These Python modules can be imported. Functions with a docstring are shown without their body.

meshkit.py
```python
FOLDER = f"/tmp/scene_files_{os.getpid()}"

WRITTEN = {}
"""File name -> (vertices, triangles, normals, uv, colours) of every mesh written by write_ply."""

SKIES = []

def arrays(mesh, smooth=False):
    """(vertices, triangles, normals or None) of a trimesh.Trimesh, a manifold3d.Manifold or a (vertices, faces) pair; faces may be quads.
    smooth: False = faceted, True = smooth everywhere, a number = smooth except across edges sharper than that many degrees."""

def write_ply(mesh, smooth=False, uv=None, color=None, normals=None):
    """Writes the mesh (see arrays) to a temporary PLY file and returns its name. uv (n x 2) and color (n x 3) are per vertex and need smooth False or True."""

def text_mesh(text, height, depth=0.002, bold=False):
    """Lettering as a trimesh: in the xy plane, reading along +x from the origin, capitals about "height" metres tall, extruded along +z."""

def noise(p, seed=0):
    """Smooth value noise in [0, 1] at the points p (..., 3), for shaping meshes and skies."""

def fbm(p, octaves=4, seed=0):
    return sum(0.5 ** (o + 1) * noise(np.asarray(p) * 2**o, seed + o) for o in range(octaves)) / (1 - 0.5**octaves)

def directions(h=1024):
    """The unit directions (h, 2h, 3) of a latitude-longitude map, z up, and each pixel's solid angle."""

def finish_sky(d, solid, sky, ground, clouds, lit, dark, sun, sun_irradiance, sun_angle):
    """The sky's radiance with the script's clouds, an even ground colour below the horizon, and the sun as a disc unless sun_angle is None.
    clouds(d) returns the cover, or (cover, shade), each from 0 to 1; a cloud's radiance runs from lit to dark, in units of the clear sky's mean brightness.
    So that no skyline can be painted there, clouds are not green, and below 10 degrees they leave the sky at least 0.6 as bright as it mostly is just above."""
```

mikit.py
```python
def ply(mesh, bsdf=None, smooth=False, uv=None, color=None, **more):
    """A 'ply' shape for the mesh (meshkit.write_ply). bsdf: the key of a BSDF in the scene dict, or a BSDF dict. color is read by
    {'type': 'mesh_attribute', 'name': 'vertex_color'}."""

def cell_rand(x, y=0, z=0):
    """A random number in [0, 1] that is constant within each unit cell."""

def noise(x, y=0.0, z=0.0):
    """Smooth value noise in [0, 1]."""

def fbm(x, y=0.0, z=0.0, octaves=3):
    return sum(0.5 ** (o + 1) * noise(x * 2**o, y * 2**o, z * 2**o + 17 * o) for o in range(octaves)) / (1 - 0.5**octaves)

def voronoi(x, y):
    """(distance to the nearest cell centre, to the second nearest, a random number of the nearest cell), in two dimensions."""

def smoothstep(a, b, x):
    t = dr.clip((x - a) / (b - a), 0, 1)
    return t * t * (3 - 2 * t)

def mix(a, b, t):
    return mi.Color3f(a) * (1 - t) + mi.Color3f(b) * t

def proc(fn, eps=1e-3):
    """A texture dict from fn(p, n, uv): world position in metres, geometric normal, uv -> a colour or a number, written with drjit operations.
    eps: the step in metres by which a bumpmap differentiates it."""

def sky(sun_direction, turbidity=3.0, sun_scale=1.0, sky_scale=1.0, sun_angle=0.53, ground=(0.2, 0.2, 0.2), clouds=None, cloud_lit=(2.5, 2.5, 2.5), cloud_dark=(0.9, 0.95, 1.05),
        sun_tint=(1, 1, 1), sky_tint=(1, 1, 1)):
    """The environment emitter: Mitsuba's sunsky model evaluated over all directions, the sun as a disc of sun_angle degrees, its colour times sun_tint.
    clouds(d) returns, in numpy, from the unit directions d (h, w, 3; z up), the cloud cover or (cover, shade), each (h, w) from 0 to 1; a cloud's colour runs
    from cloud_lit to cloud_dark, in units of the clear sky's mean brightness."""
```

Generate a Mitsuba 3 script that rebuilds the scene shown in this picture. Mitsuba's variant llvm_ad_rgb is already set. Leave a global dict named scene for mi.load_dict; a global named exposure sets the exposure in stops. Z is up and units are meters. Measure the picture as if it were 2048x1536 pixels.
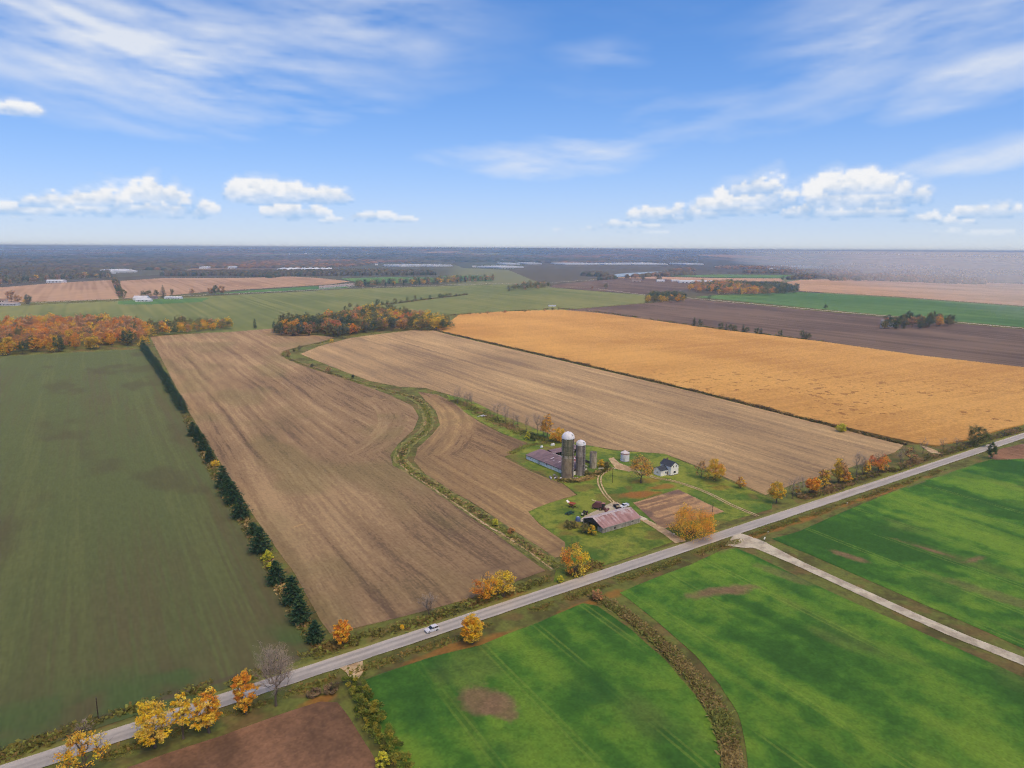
import math, numpy as np, trimesh, drjit as dr, mitsuba as mi, mikit, meshkit
from shapely.geometry import Polygon, LineString, Point
from mikit import noise, fbm, voronoi, smoothstep, mix, proc

T = mi.ScalarTransform4f
scene, labels = {}, {}

# ------------------------------------------------------------------ camera, sky, haze, exposure
CAM = [0.0, 0.0, 120.0]
FWD, UP = [0.000000, 0.982320, -0.187207], [-0.005934, 0.187204, 0.982303]
exposure = 1.8
scene['camera'] = {'type': 'perspective', 'fov': 71.53, 'fov_axis': 'x', 'near_clip': 0.5, 'far_clip': 2.0e5,
                   'to_world': T().look_at(origin=CAM, target=[CAM[i] + FWD[i] for i in range(3)], up=UP),
                   'medium': {'type': 'ref', 'id': 'haze_air'}}

# cumulus banks: (azimuth, elevation of the base, half width, height) in degrees, lumps along each
CUMULUS = [
    ((-30.98, 1.98), 4.6, 1.5, 5), ((-27.54, 2.14), 5.0, 2.2, 7), ((-24.84, 2.38), 2.6, 2.3, 4), ((-26.07, 3.03), 1.6, 2.0, 3), ((-29.01, 2.76), 1.8, 1.7, 3), ((-32.34, 2.58), 1.5, 1.5, 3),
    ((-18.17, 3.61), 2.9, 1.9, 5), ((-15.49, 3.57), 2.8, 1.4, 5), ((-16.63, 2.31), 1.8, 1.2, 3),
    ((-11.10, 2.09), 1.6, 0.9, 3), ((-13.54, 1.87), 1.0, 0.6, 2), ((-8.70, 1.97), 0.8, 0.5, 2), ((-10.19, 0.51), 1.8, 0.6, 3),
    ((-29.37, 0.28), 3.0, 0.7, 5), ((-35.02, 1.61), 1.3, 0.9, 2), ((-33.71, 8.35), 1.1, 0.7, 3),
    ((6.25, 1.15), 3.2, 1.0, 5), ((9.54, 1.01), 2.2, 0.8, 4), ((11.02, 2.22), 2.2, 1.2, 4), ((8.76, 1.54), 2.6, .9, 5), ((13.63, 2.51), 2.2, 1.1, 5),
    ((16.71, 2.93), 2.4, 1.5, 4), ((18.98, 3.34), 2.2, 1.9, 4), ((18.22, 4.17), 1.6, 1.4, 3),
    ((22.80, 2.51), 2.4, 1.4, 5), ((24.71, 3.10), 3.0, 2.6, 5), ((25.27, 4.02), 2.2, 1.7, 4), ((27.51, 3.45), 2.0, 1.7, 4), ((24.77, 2.48), 4.2, 1.0, 6),
    ((29.18, 1.85), 1.2, 0.9, 3), ((33.14, 2.34), 1.9, 1.1, 4), ((31.10, 1.73), 1.2, 0.6, 3), ((30.77, 0.74), 2.0, 0.9, 4), ((33.87, 0.67), 2.0, 0.9, 4),
    ((23.98, 0.24), 2.6, 0.6, 4), ((-0.22, 0.50), 1.5, 0.4, 3),
    ((49, 2.0), 5, 2.2, 6), ((62, 3.0), 4, 1.6, 5), ((-48, 2.5), 5, 2.0, 6), ((-63, 1.6), 6, 2.0, 6), ((95, 2.2), 6, 2.4, 6), ((150, 1.9), 7, 2.2, 6), ((-110, 2.4), 6, 2.0, 6), ((-160, 2.0), 6, 2.4, 6)]
# cirrus fields: (azimuth, elevation, half extents, weight)
CIRRUS = [((-27.89, 13.50), 15, 5.0, 1.0), ((-19.81, 13.45), 7, 2.6, .55), ((-12.45, 15.89), 8, 3.0, .7), ((-24.81, 10.96), 11, 1.8, .75), ((-32.63, 10.58), 6, 2.0, .4), ((-24.96, 9.05), 6, 1.5, .35), ((-16.32, 8.60), 6, 1.5, .3),
          ((0.90, 6.52), 8, 1.6, .8), ((5.88, 7.78), 5, 1.6, .6), ((-6.84, 4.48), 6, 1.0, .55), ((13.98, 9.72), 14, 2.6, .32), ((22.46, 10.61), 10, 2.2, .3), ((24.95, 14.40), 6, 3.6, .6), ((29.57, 14.72), 8, 3.2, .5),
          ((31.60, 11.32), 5, 1.6, .8), ((29.53, 9.89), 4, .9, .6), ((31.89, 6.18), 8, 1.3, .7), ((17.11, 5.01), 7, .8, .5), ((7.02, 13.98), 3, .8, .4), ((-27.78, 4.80), 9, 2.0, .25), ((4.78, 5.78), 5, .9, .4)]


def clouds(d):
    cover, shade = np.zeros(d.shape[:2]), np.zeros(d.shape[:2])
    az, el = np.degrees(np.arctan2(d[..., 0], d[..., 1])), np.degrees(np.arcsin(d[..., 2]))
    x = np.stack([az * 0.9, el * 1.6, 0 * az], -1)
    # cirrus: streaks that bend with azimuth, thin everywhere and strong in a few fields
    bend = el - 0.0026 * np.clip(az, -60, 60) ** 2 + 2.2 * (meshkit.fbm(np.stack([az * .07, el * .12, 0 * az + 3], -1), 3, 5) - .5)
    streak = meshkit.fbm(np.stack([az * .11, bend * .50, 0 * az], -1), 6, 11)
    fine = meshkit.fbm(np.stack([az * .3, bend * 1.7, 0 * az + 9], -1), 5, 23)
    broad = meshkit.fbm(np.stack([az * .05, bend * .2, 0 * az + 5], -1), 4, 31)
    field = np.zeros_like(az)
    for (a, e), w, h, k in CIRRUS:
        field = np.maximum(field, k * np.exp(-((az - a) / w) ** 2 - ((bend - e + .0026 * a * a) / h) ** 2))
    field = np.maximum(field, .42 * np.clip((broad - .5) * 5, 0, 1) * ((np.abs(az) > 40) | (el > 30)))
    wisp = np.clip(.22 + (.72 * streak + .46 * fine - .40) * 1.9, 0, 1)
    cover = np.clip(field * wisp * 1.05 + .05 * np.clip((streak - .45) * 3, 0, 1), 0, .85) * np.clip(el / 2, 0, 1)
    # milky air just above the skyline
    cover = np.maximum(cover, .84 * np.exp(-np.maximum(el, 0) / 4.6))
    # cumulus
    warp = meshkit.fbm(x * .7 + 7, 5, 41)
    warp2 = meshkit.fbm(x * 2.6 + 3, 4, 43)
    best, rel = np.full(az.shape, -9.0), np.zeros(az.shape)
    rng = np.random.default_rng(77)
    for (a, e), w, h, n in CUMULUS:
        w, h = w * 1.12, h * (1.22 if a > 5 else 1.06)
        near = (np.abs(az - a) < w * 1.6 + 1) & (np.abs(el - e) < h * 2.2 + 1)
        A, E = az[near], el[near]
        v, rl = np.full(A.shape, -9.0), np.zeros(A.shape)
        for k in range(n):
            t = (k + .5) / n * 2 - 1
            hh = h * (1 - .55 * t * t) * rng.uniform(.75, 1.1)
            ww = w * 1.9 / n * rng.uniform(.8, 1.3)
            base = np.where(E < e, .35, 1.0)
            one = 1 - ((A - a - t * w * .85) / ww) ** 2 - ((E - e) / (hh * base)) ** 2
            rl = np.where(one > v, (E - e) / hh, rl)
            v = np.maximum(v, one)
        rel[near] = np.where(v > best[near], rl, rel[near])
        best[near] = np.maximum(best[near], v)
    dens = best + 1.9 * (warp - .5) + .55 * (warp2 - .5)
    puff = np.clip((dens - .08) / .42, 0, 1)
    puff = puff * puff * (3 - 2 * puff)
    low = np.clip(.70 + .70 * rel + .4 * (warp - .5), .40, 1)
    soft = np.clip((best + 1.6 * (warp - .5) + 1.2) / 2.0, 0, 1) * .68
    cum = np.clip(np.maximum(puff * low * .97, soft), 0, 1)
    shade = np.where(puff > .05, np.clip(.66 - .95 * rel + 1.3 * (.5 - warp2) + .9 * (.5 - warp), 0, 1), .35)
    fade = np.clip(.55 + el / 7.0, .5, 1)
    out = np.maximum(cover, cum * fade)
    return out, np.where(cum * fade > cover, shade, 0.25)


SUN = (0.30, -0.42, 0.86)
scene['sky'] = mikit.sky(SUN, turbidity=2.6, sun_scale=0.52, sky_scale=1.0, sun_angle=44, sun_tint=(1.0, .90, .66), sky_tint=(.52, .86, 1.26),
                         ground=(.2, .18, .14), clouds=clouds, cloud_lit=(3.0, 3.0, 3.0), cloud_dark=(1.7, 2.05, 2.55))

HAZE = 1.08e-4
scene['haze_air'] = {'type': 'homogeneous', 'albedo': {'type': 'rgb', 'value': [.90, .96, 1.0]}, 'phase': {'type': 'hg', 'g': .72}, 'sigma_t': {'type': 'rgb', 'value': [HAZE * .9, HAZE, HAZE * 1.15]}}
scene['air_edge'] = {'type': 'null'}
scene['haze'] = {'type': 'cube', 'to_world': T().translate([0, 0, -75]).scale([24400, 24400, 210]), 'bsdf': {'type': 'ref', 'id': 'air_edge'}, 'interior': {'type': 'ref', 'id': 'haze_air'}}
MIST = 8.0e-4
scene['mist_air'] = {'type': 'homogeneous', 'albedo': {'type': 'rgb', 'value': [1.0, 1.0, 1.0]}, 'phase': {'type': 'hg', 'g': .12}, 'sigma_t': {'type': 'rgb', 'value': [MIST] * 3}}
scene['mist'] = {'type': 'cube', 'to_world': T().translate([3410, 3433, 52]).rotate([0, 0, 1], -12.3).scale([2000, 3750, 65]), 'bsdf': {'type': 'ref', 'id': 'air_edge'},
                 'interior': {'type': 'ref', 'id': 'mist_air'}, 'exterior': {'type': 'ref', 'id': 'haze_air'}}
labels['mist'] = {'label': 'bank of white mist over the far fields at the right', 'category': 'mist', 'kind': 'stuff'}
labels['haze'] = {'label': 'thin bluish haze that fades the far land', 'category': 'haze', 'kind': 'stuff'}


# ------------------------------------------------------------------ helpers
def C(r, g, b):
    return tuple(((v / 255 + .055) / 1.055) ** 2.4 if v > 10 else v / 255 / 12.92 for v in (r, g, b))


AX, BX = np.array([.826, .565, 0]), np.array([-.565, .826, 0])        # along the main road, across it
YAW = math.degrees(math.atan2(.565, .826))
RAB = trimesh.transformations.rotation_matrix(math.radians(YAW), [0, 0, 1])
ROWS = (.862, .512)                                                   # the field rows run across this
used = {}


def numbered(name):
    n = used.get(name, -1) + 1
    used[name] = n
    return name if n == 0 else f'{name}_{n:03d}'


def tag(key, label=None, cat=None, group=None, kind=None):
    d = {}
    for k, v in (('label', label), ('category', cat), ('group', group), ('kind', kind)):
        if v:
            d[k] = v
    labels[key] = d
    return key


def thing(name, label, cat, group=None, kind=None):
    return tag(numbered(name), label, cat, group, kind)


def obj(name, mesh, mat, parent=None, color=None, smooth=False, to_world=None, jitter=0.0):
    key = numbered(parent + '__' + name) if parent else numbered(name)
    if hasattr(mesh, 'vertices'):
        mesh = (np.asarray(mesh.vertices), np.asarray(mesh.faces))
    kw = {}
    if color is not None:
        if smooth is not False and smooth is not True:
            m = trimesh.graph.smooth_shade(trimesh.Trimesh(mesh[0], mesh[1], process=False), angle=math.radians(smooth), facet_minarea=None)
            mesh, smooth = (np.asarray(m.vertices), np.asarray(m.faces)), True
        col = np.asarray(color, float)
        if col.ndim == 1:
            col = np.tile(col, (len(mesh[0]), 1))
            if jitter:
                col = col * (1 + jitter * (np.random.default_rng(len(mesh[0])).random((len(col), 1)) - .5))
        kw['color'] = col
        mat = mat or 'tinted'
    if to_world is not None:
        kw['to_world'] = to_world
    scene[key] = mikit.ply(mesh, mat, smooth=smooth, **kw)
    return key


def box(sx, sy, sz, cx=0, cy=0, cz=0, rz=0):
    m = trimesh.creation.box([sx, sy, sz])
    if rz:
        m.apply_transform(trimesh.transformations.rotation_matrix(rz, [0, 0, 1]))
    m.apply_translation([cx, cy, cz])
    return m


def cat(*ms):
    return trimesh.util.concatenate([m for m in ms])


def cyl(r, h, c=(0, 0, 0), n=16, axis='z', r2=None):
    a = np.arange(n) * 2 * math.pi / n
    r2 = r if r2 is None else r2
    v = np.vstack([np.stack([r * np.cos(a), r * np.sin(a), 0 * a - h / 2], 1), np.stack([r2 * np.cos(a), r2 * np.sin(a), 0 * a + h / 2], 1), [[0, 0, -h / 2], [0, 0, h / 2]]])
    i, j = np.arange(n), (np.arange(n) + 1) % n
    f = np.vstack([np.stack([i, j, j + n], 1), np.stack([i, j + n, i + n], 1), np.stack([j, i, 0 * i + 2 * n], 1), np.stack([i + n, j + n, 0 * i + 2 * n + 1], 1)])
    if axis == 'x':
        v = v[:, [2, 0, 1]]
    if axis == 'y':
        v = v[:, [1, 2, 0]]
    return trimesh.Trimesh(v + np.asarray(c), f, process=False)


def lathe(profile, n=32):
    """Revolved (radius, height) profile."""
    p = np.asarray(profile, float)
    a = np.arange(n) * 2 * math.pi / n
    v = np.concatenate([np.stack([r * np.cos(a), r * np.sin(a), 0 * a + z], 1) for r, z in p])
    i, j = np.arange(n), (np.arange(n) + 1) % n
    f = [np.vstack([np.stack([i + k * n, j + k * n, j + (k + 1) * n], 1), np.stack([i + k * n, j + (k + 1) * n, i + (k + 1) * n], 1)]) for k in range(len(p) - 1)]
    return trimesh.Trimesh(v, np.vstack(f), process=False)


def prism(poly, depth, axis='y'):
    """The polygon (list of 2-D points, x and z) pushed along y from 0 to depth."""
    m = trimesh.creation.extrude_polygon(Polygon(poly), depth)
    v = np.array(m.vertices)
    m.vertices = v[:, [0, 2, 1]] if axis == 'y' else v[:, [2, 0, 1]]
    m.fix_normals()
    return m


def quad(a, b, c, d, t=.06):
    """A flat panel through four corners with thickness t."""
    q = np.array([a, b, c, d], float)
    n = np.cross(q[1] - q[0], q[3] - q[0])
    n /= np.linalg.norm(n)
    v = np.vstack([q, q - n * t])
    f = [[0, 1, 2], [0, 2, 3], [6, 5, 4], [7, 6, 4]]
    for i in range(4):
        j = (i + 1) % 4
        f += [[i, i + 4, j + 4], [i, j + 4, j]]
    return trimesh.Trimesh(v, f, process=False)


def tubes(p0, p1, r0, r1, n=5):
    p0, p1 = np.asarray(p0, float), np.asarray(p1, float)
    z = p1 - p0
    z /= np.linalg.norm(z, axis=1, keepdims=True) + 1e-9
    x = np.cross(z, np.where(np.abs(z[:, 2:]) < .9, [[0, 0, 1.]], [[1., 0, 0]]))
    x /= np.linalg.norm(x, axis=1, keepdims=True) + 1e-9
    y = np.cross(z, x)
    a = np.arange(n) * 2 * math.pi / n
    ring = x[:, None] * np.cos(a)[None, :, None] + y[:, None] * np.sin(a)[None, :, None]
    v = np.concatenate([p0[:, None] + ring * np.asarray(r0)[:, None, None], p1[:, None] + ring * np.asarray(r1)[:, None, None]], 1).reshape(-1, 3)
    i, j = np.arange(n), (np.arange(n) + 1) % n
    f = np.vstack([np.stack([i, j, j + n], 1), np.stack([i, j + n, i + n], 1)])
    f = (f[None] + (np.arange(len(p0)) * 2 * n)[:, None, None]).reshape(-1, 3)
    return v, f


def join(parts):
    v, f, c, at = [], [], [], 0
    for V, F, Cc in parts:
        v.append(V)
        f.append(F + at)
        c.append(np.tile(Cc, (len(V), 1)) if np.ndim(Cc) == 1 else Cc)
        at += len(V)
    return (np.vstack(v), np.vstack(f)), np.vstack(c)


def densify(pts, step, closed=True):
    pts = [np.asarray(p, float) for p in pts]
    out = []
    for k in range(len(pts) if closed else len(pts) - 1):
        a, b = pts[k], pts[(k + 1) % len(pts)]
        n = max(1, int(np.linalg.norm(b - a) / step))
        out += [a + (b - a) * t / n for t in range(n)]
    return np.array(out if closed else out + [pts[-1]])


def curve(pts, step=2.0):
    """A smooth line through the points (Catmull-Rom), resampled."""
    p = np.array(pts, float)
    p = np.vstack([2 * p[0] - p[1], p, 2 * p[-1] - p[-2]])
    out = []
    for i in range(1, len(p) - 2):
        n = max(2, int(np.linalg.norm(p[i + 1] - p[i]) / step))
        for t in np.arange(n) / n:
            out.append(.5 * (2 * p[i] + (p[i + 1] - p[i - 1]) * t + (2 * p[i - 1] - 5 * p[i] + 4 * p[i + 1] - p[i + 2]) * t * t + (3 * p[i] - p[i - 1] - 3 * p[i + 1] + p[i + 2]) * t ** 3))
    return np.array(out + [p[-2]])


def rough(pts, amp, step):
    q = densify(pts, step)
    n = np.stack([meshkit.noise(np.c_[q * .11, 0 * q[:, 0] + s]) + .6 * meshkit.noise(np.c_[q * .37, 0 * q[:, 0] + s + 40]) - .8 for s in (1.5, 9.5)], 1)
    return q + n * amp * 1.6


def sheet(name, pts, z, mat, label, amp=.5, step=4, kind='structure', category='field'):
    pg = Polygon(rough(pts, amp, step)).buffer(0)
    if pg.geom_type != 'Polygon':
        pg = max(pg.geoms, key=lambda g: g.area)
    v, f = trimesh.creation.triangulate_polygon(pg, engine='earcut')
    v = np.c_[v, np.full(len(v), z)]
    n = np.cross(v[f[:, 1]] - v[f[:, 0]], v[f[:, 2]] - v[f[:, 0]])[:, 2]
    f = np.where((n < 0)[:, None], f[:, ::-1], f)
    key = obj(name, (v, f), mat)
    tag(key, label, category, kind=kind)
    return key


def ribbon(line, width, z, amp=.15, seed=0):
    line = np.asarray(line, float)
    t = np.gradient(line, axis=0)
    t /= np.linalg.norm(t, axis=1, keepdims=True)
    n = np.stack([-t[:, 1], t[:, 0]], 1)
    w = np.broadcast_to(np.asarray(width, float), (len(line),)) / 2
    jl, jr = [(meshkit.noise(np.c_[line * .5, 0 * line[:, 0] + seed + s]) - .5) * 2 * amp for s in (3.3, 8.8)]
    L, R_ = line + n * (w + jl)[:, None], line - n * (w + jr)[:, None]
    m = len(line)
    v = np.c_[np.vstack([L, R_]), np.full(2 * m, z)]
    i = np.arange(m - 1)
    return v, np.vstack([np.stack([i + m, i + m + 1, i + 1], 1), np.stack([i + m, i + 1, i], 1)])


def gz(x, y):
    """Height of the land: flat here, with the earth's curve and low hills far off."""
    r = np.hypot(x, y)
    az = np.degrees(np.arctan2(x, np.maximum(y, 1.0)))
    t = np.clip((r - 7000) / 14500, 0, 1)
    hill = 148 * np.exp(-(az / 27) ** 2) * (y > 0) * t * t * (3 - 2 * t) + 22 * t * meshkit.fbm(np.stack([x / 4000, y / 4000, 0 * x], -1), 3, 3)
    return -r * r / 12.74e6 * (r > 2500) - .49 * (r <= 2500) * 0 + hill - 18 * t * 0


# ------------------------------------------------------------------ materials
def principled(name, fn, rough_=.9, **kw):
    scene[name] = {'type': 'twosided', 'bsdf': {'type': 'principled', 'base_color': proc(fn) if callable(fn) else {'type': 'rgb', 'value': list(fn)}, 'roughness': rough_, 'specular': .3, **kw}}


VC = {'type': 'mesh_attribute', 'name': 'vertex_color'}
scene['tinted'] = {'type': 'twosided', 'bsdf': {'type': 'principled', 'base_color': VC, 'roughness': .6, 'specular': .4}}
scene['rough_tinted'] = {'type': 'twosided', 'bsdf': {'type': 'diffuse', 'reflectance': VC}}
scene['leaf'] = {'type': 'principledthin', 'base_color': VC, 'roughness': .8, 'diff_trans': .75, 'eta': 1.3}
scene['needle'] = {'type': 'principledthin', 'base_color': VC, 'roughness': .8, 'diff_trans': .6, 'eta': 1.3}


def uv(p):
    return p.x * ROWS[0] + p.y * ROWS[1], -p.x * ROWS[1] + p.y * ROWS[0]


def spot(p, c, rx, ry, turn=0.0, soft=.5):
    """1 inside an uneven patch round the point c, 0 outside."""
    ca, sa = math.cos(turn), math.sin(turn)
    x, y = (p.x - c[0]) * ca + (p.y - c[1]) * sa, -(p.x - c[0]) * sa + (p.y - c[1]) * ca
    d = dr.sqrt(dr.square(x / rx) + dr.square(y / ry)) + (fbm(p.x * .16, p.y * .16, 4.0) - .5) * 1.1
    return 1 - smoothstep(1 - soft, 1 + soft * .4, d)


BEND, BENDR = (-280.6, 458.2), 217.3                                                         # centre and radius of the ditch's bend, which the tillage follows


def stubble_fn(dark, mid, light, green=0.0, arcs=None):
    def fn(p, n, _):
        u, v = uv(p)
        wob = (fbm(u / 60, v / 90, 2.0) - .5) * 6
        big = fbm(u / 55, v / 110, 7.0)
        grain = .5 * noise(u * 2.2, v * .45, 2.0) + .5 * noise(p.x * 1.1, p.y * 1.1, 4.0)
        u = u + wob
        if arcs:
            r = dr.sqrt(dr.square(p.x - BEND[0]) + dr.square(p.y - BEND[1]))
            w = smoothstep(arcs[0], arcs[0] + 10, r) * (1 - smoothstep(arcs[1] - 14, arcs[1], r)) * smoothstep(385, 420, p.y) * (1 - smoothstep(545, 590, p.y)) * smoothstep(-190, -160, p.x)
            u = dr.select(w > .5 + .5 * (grain - .5), r + 400, u)
            v = dr.select(w > .5, v * 3, v)
        bands = noise(u / 4.6, v / 260, 1.0) * .5 + noise(u / 2.0, v / 90, 5.0) * .5
        fine = noise(u / .75, v / 14, 3.0)
        t = smoothstep(.14, .88, .40 * bands + .15 * fine + .46 * big + .14 * (grain - .5))
        c = mix(mix(dark, mid, smoothstep(0, .5, t)), light, smoothstep(.45, 1.0, t))
        track = smoothstep(.92, .985, noise(u / 6.2, v / 900, 12.0))
        c = mix(c, dark, .6 * track * smoothstep(.35, .6, fbm(u / 40, v / 70, 33.0)))
        head = p.x * BX[0] + p.y * BX[1]
        c = mix(c, mix(mid, dark, noise(head / 1.6, 3.0, 8.0)), .55 * smoothstep(.45, .6, fbm(p.x / 30, p.y / 30, 71.0)) * (1 - smoothstep(212, 219, head)))
        if green:
            c = mix(c, C(104, 104, 56), green * smoothstep(.5, .75, fbm(u / 30, v / 60, 21.0)))
            for q, rx in (((-93.1, 294.9), 4.5), ((-171.9, 638.9), 5), ((-151.7, 524.0), 5), ((-252.9, 733.3), 6), ((-139.9, 665.9), 6), ((-103.8, 557.8), 4)):
                c = mix(c, C(186, 150, 98), .6 * spot(p, q, rx, .7, math.radians(YAW + 12), .6))
        return c * (.88 + .24 * grain)
    return fn


principled('stubble_west', stubble_fn(C(104, 84, 64), C(142, 116, 84), C(168, 140, 102), .30, (BENDR - 34, BENDR - 2)))
principled('stubble_middle', stubble_fn(C(108, 86, 64), C(146, 118, 82), C(176, 145, 98), .12, (BENDR + 6, BENDR + 46)))
principled('stubble_east', stubble_fn(C(130, 108, 82), C(164, 136, 98), C(190, 160, 114), 0))


def dull_green(p, n, _):
    u, v = uv(p)
    big = fbm(u / 40, v / 130, 3.0)
    row = noise(u / 5.2, v / 300, 6.0)
    fine = noise(u / 1.1, v / 40, 9.0)
    grain = .65 * noise(u * 1.7, v * .30, 1.0) + .35 * noise(p.x * .9, p.y * .9, 2.0)
    t = .56 * big + .20 * row + .24 * fine
    c = mix(C(95, 90, 58), C(91, 99, 57), smoothstep(.28, .64, t + .00032 * (p.y - 300)))
    c = mix(c, C(112, 112, 64), .24 * smoothstep(.55, .8, row * .6 + .4 * fine))
    c = mix(c, C(84, 76, 52), .5 * smoothstep(.55, .75, fbm(u / 26, v / 50, 15.0)))
    near_road = p.x * BX[0] + p.y * BX[1]
    c = mix(c, C(72, 98, 50), .7 * smoothstep(.45, .7, fbm(p.x / 14, p.y / 14, 31.0)) * (1 - smoothstep(205, 225, near_road)))
    c = mix(c, C(92, 82, 62), .8 * spot(p, (-86.0, 177.7), 60, 1.6, math.radians(YAW), .6))
    return c * (.88 + .24 * grain)


principled('sprouting_green', dull_green)


def bright_green(p, n, _):
    u, v = uv(p)
    wob = (fbm(u / 30, v / 60, 8.0) - .5) * 12
    big = fbm(u / 26 + 3, v / 60, 2.0)
    row = fbm((u + wob) / 7.5, v / 120, 4.0)
    streak = smoothstep(.70, .92, noise((u + wob) / 3.0, v / 75, 14.0))
    grain = noise(p.x * 1.9, p.y * 1.9, 1.0)
    t = .66 * big + .34 * row
    mott = fbm(p.x / 5, p.y / 5, 44.0)
    t = t + .30 * (mott - .5)
    c = mix(C(52, 92, 30), C(68, 112, 34), smoothstep(.34, .56, t))
    c = mix(c, C(112, 142, 44), smoothstep(.46, .76, t) * .8)
    c = mix(c, C(116, 140, 46), .22 * streak * smoothstep(.40, .6, big))
    k = u / 21.0 + .04 * (fbm(u / 60, v / 80, 19.0) - .5)
    lane = dr.abs(k - dr.floor(k) - .5) * 21.0
    lane = (1 - smoothstep(.25, .55, dr.abs(lane - 1.0))) * smoothstep(.42, .6, fbm(u / 18, v / 45, 35.0))
    c = mix(c, C(136, 152, 62), .26 * lane)
    soil = smoothstep(.66, .82, fbm(u / 16, v / 42, 27.0))
    c = mix(c, C(112, 106, 60), .28 * soil)
    c = mix(c, C(40, 82, 34), .45 * smoothstep(.58, .75, fbm(p.x / 22, p.y / 22, 52.0)))
    for q, rx, ry, turn in (((-8.1, 172.9), 7.5, 5.5, 2.2), ((-2.0, 168.7), 6.5, 4.5, 2.2), ((71.0, 235.0), 12, 4, .35), ((82.6, 237.8), 9, 3.5, .35), ((103.1, 249.3), 14, 3.5, -.9), ((172.1, 234.4), 26, 4.5, 2.25),
                            ((183.6, 263.5), 7, 2.5, .5), ((171.2, 272.8), 12, 2, 2.25), ((135.9, 265.2), 8, 3, 2.3)):
        sp_ = spot(p, q, rx, ry, turn, .7)
        c = mix(c, mix(C(112, 88, 64), C(140, 112, 82), fbm(p.x / 1.3, p.y / 1.3, 66.0)), (.85 if rx < 12.5 and q[1] < 300 else .4) * sp_ * smoothstep(.2, .5, sp_ * .6 + .5 * noise(p.x * 1.1, p.y * 1.1, 67.0)))
    edge = p.x * BX[0] + p.y * BX[1]
    c = mix(c, C(128, 104, 72), .75 * smoothstep(.35, .6, fbm(p.x / 9, p.y / 9, 61.0)) * smoothstep(172.5, 175.5, edge))
    return c * (.78 + .30 * grain + .16 * noise(p.x * .8, p.y * .8, 68.0))


principled('winter_wheat', bright_green)


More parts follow.
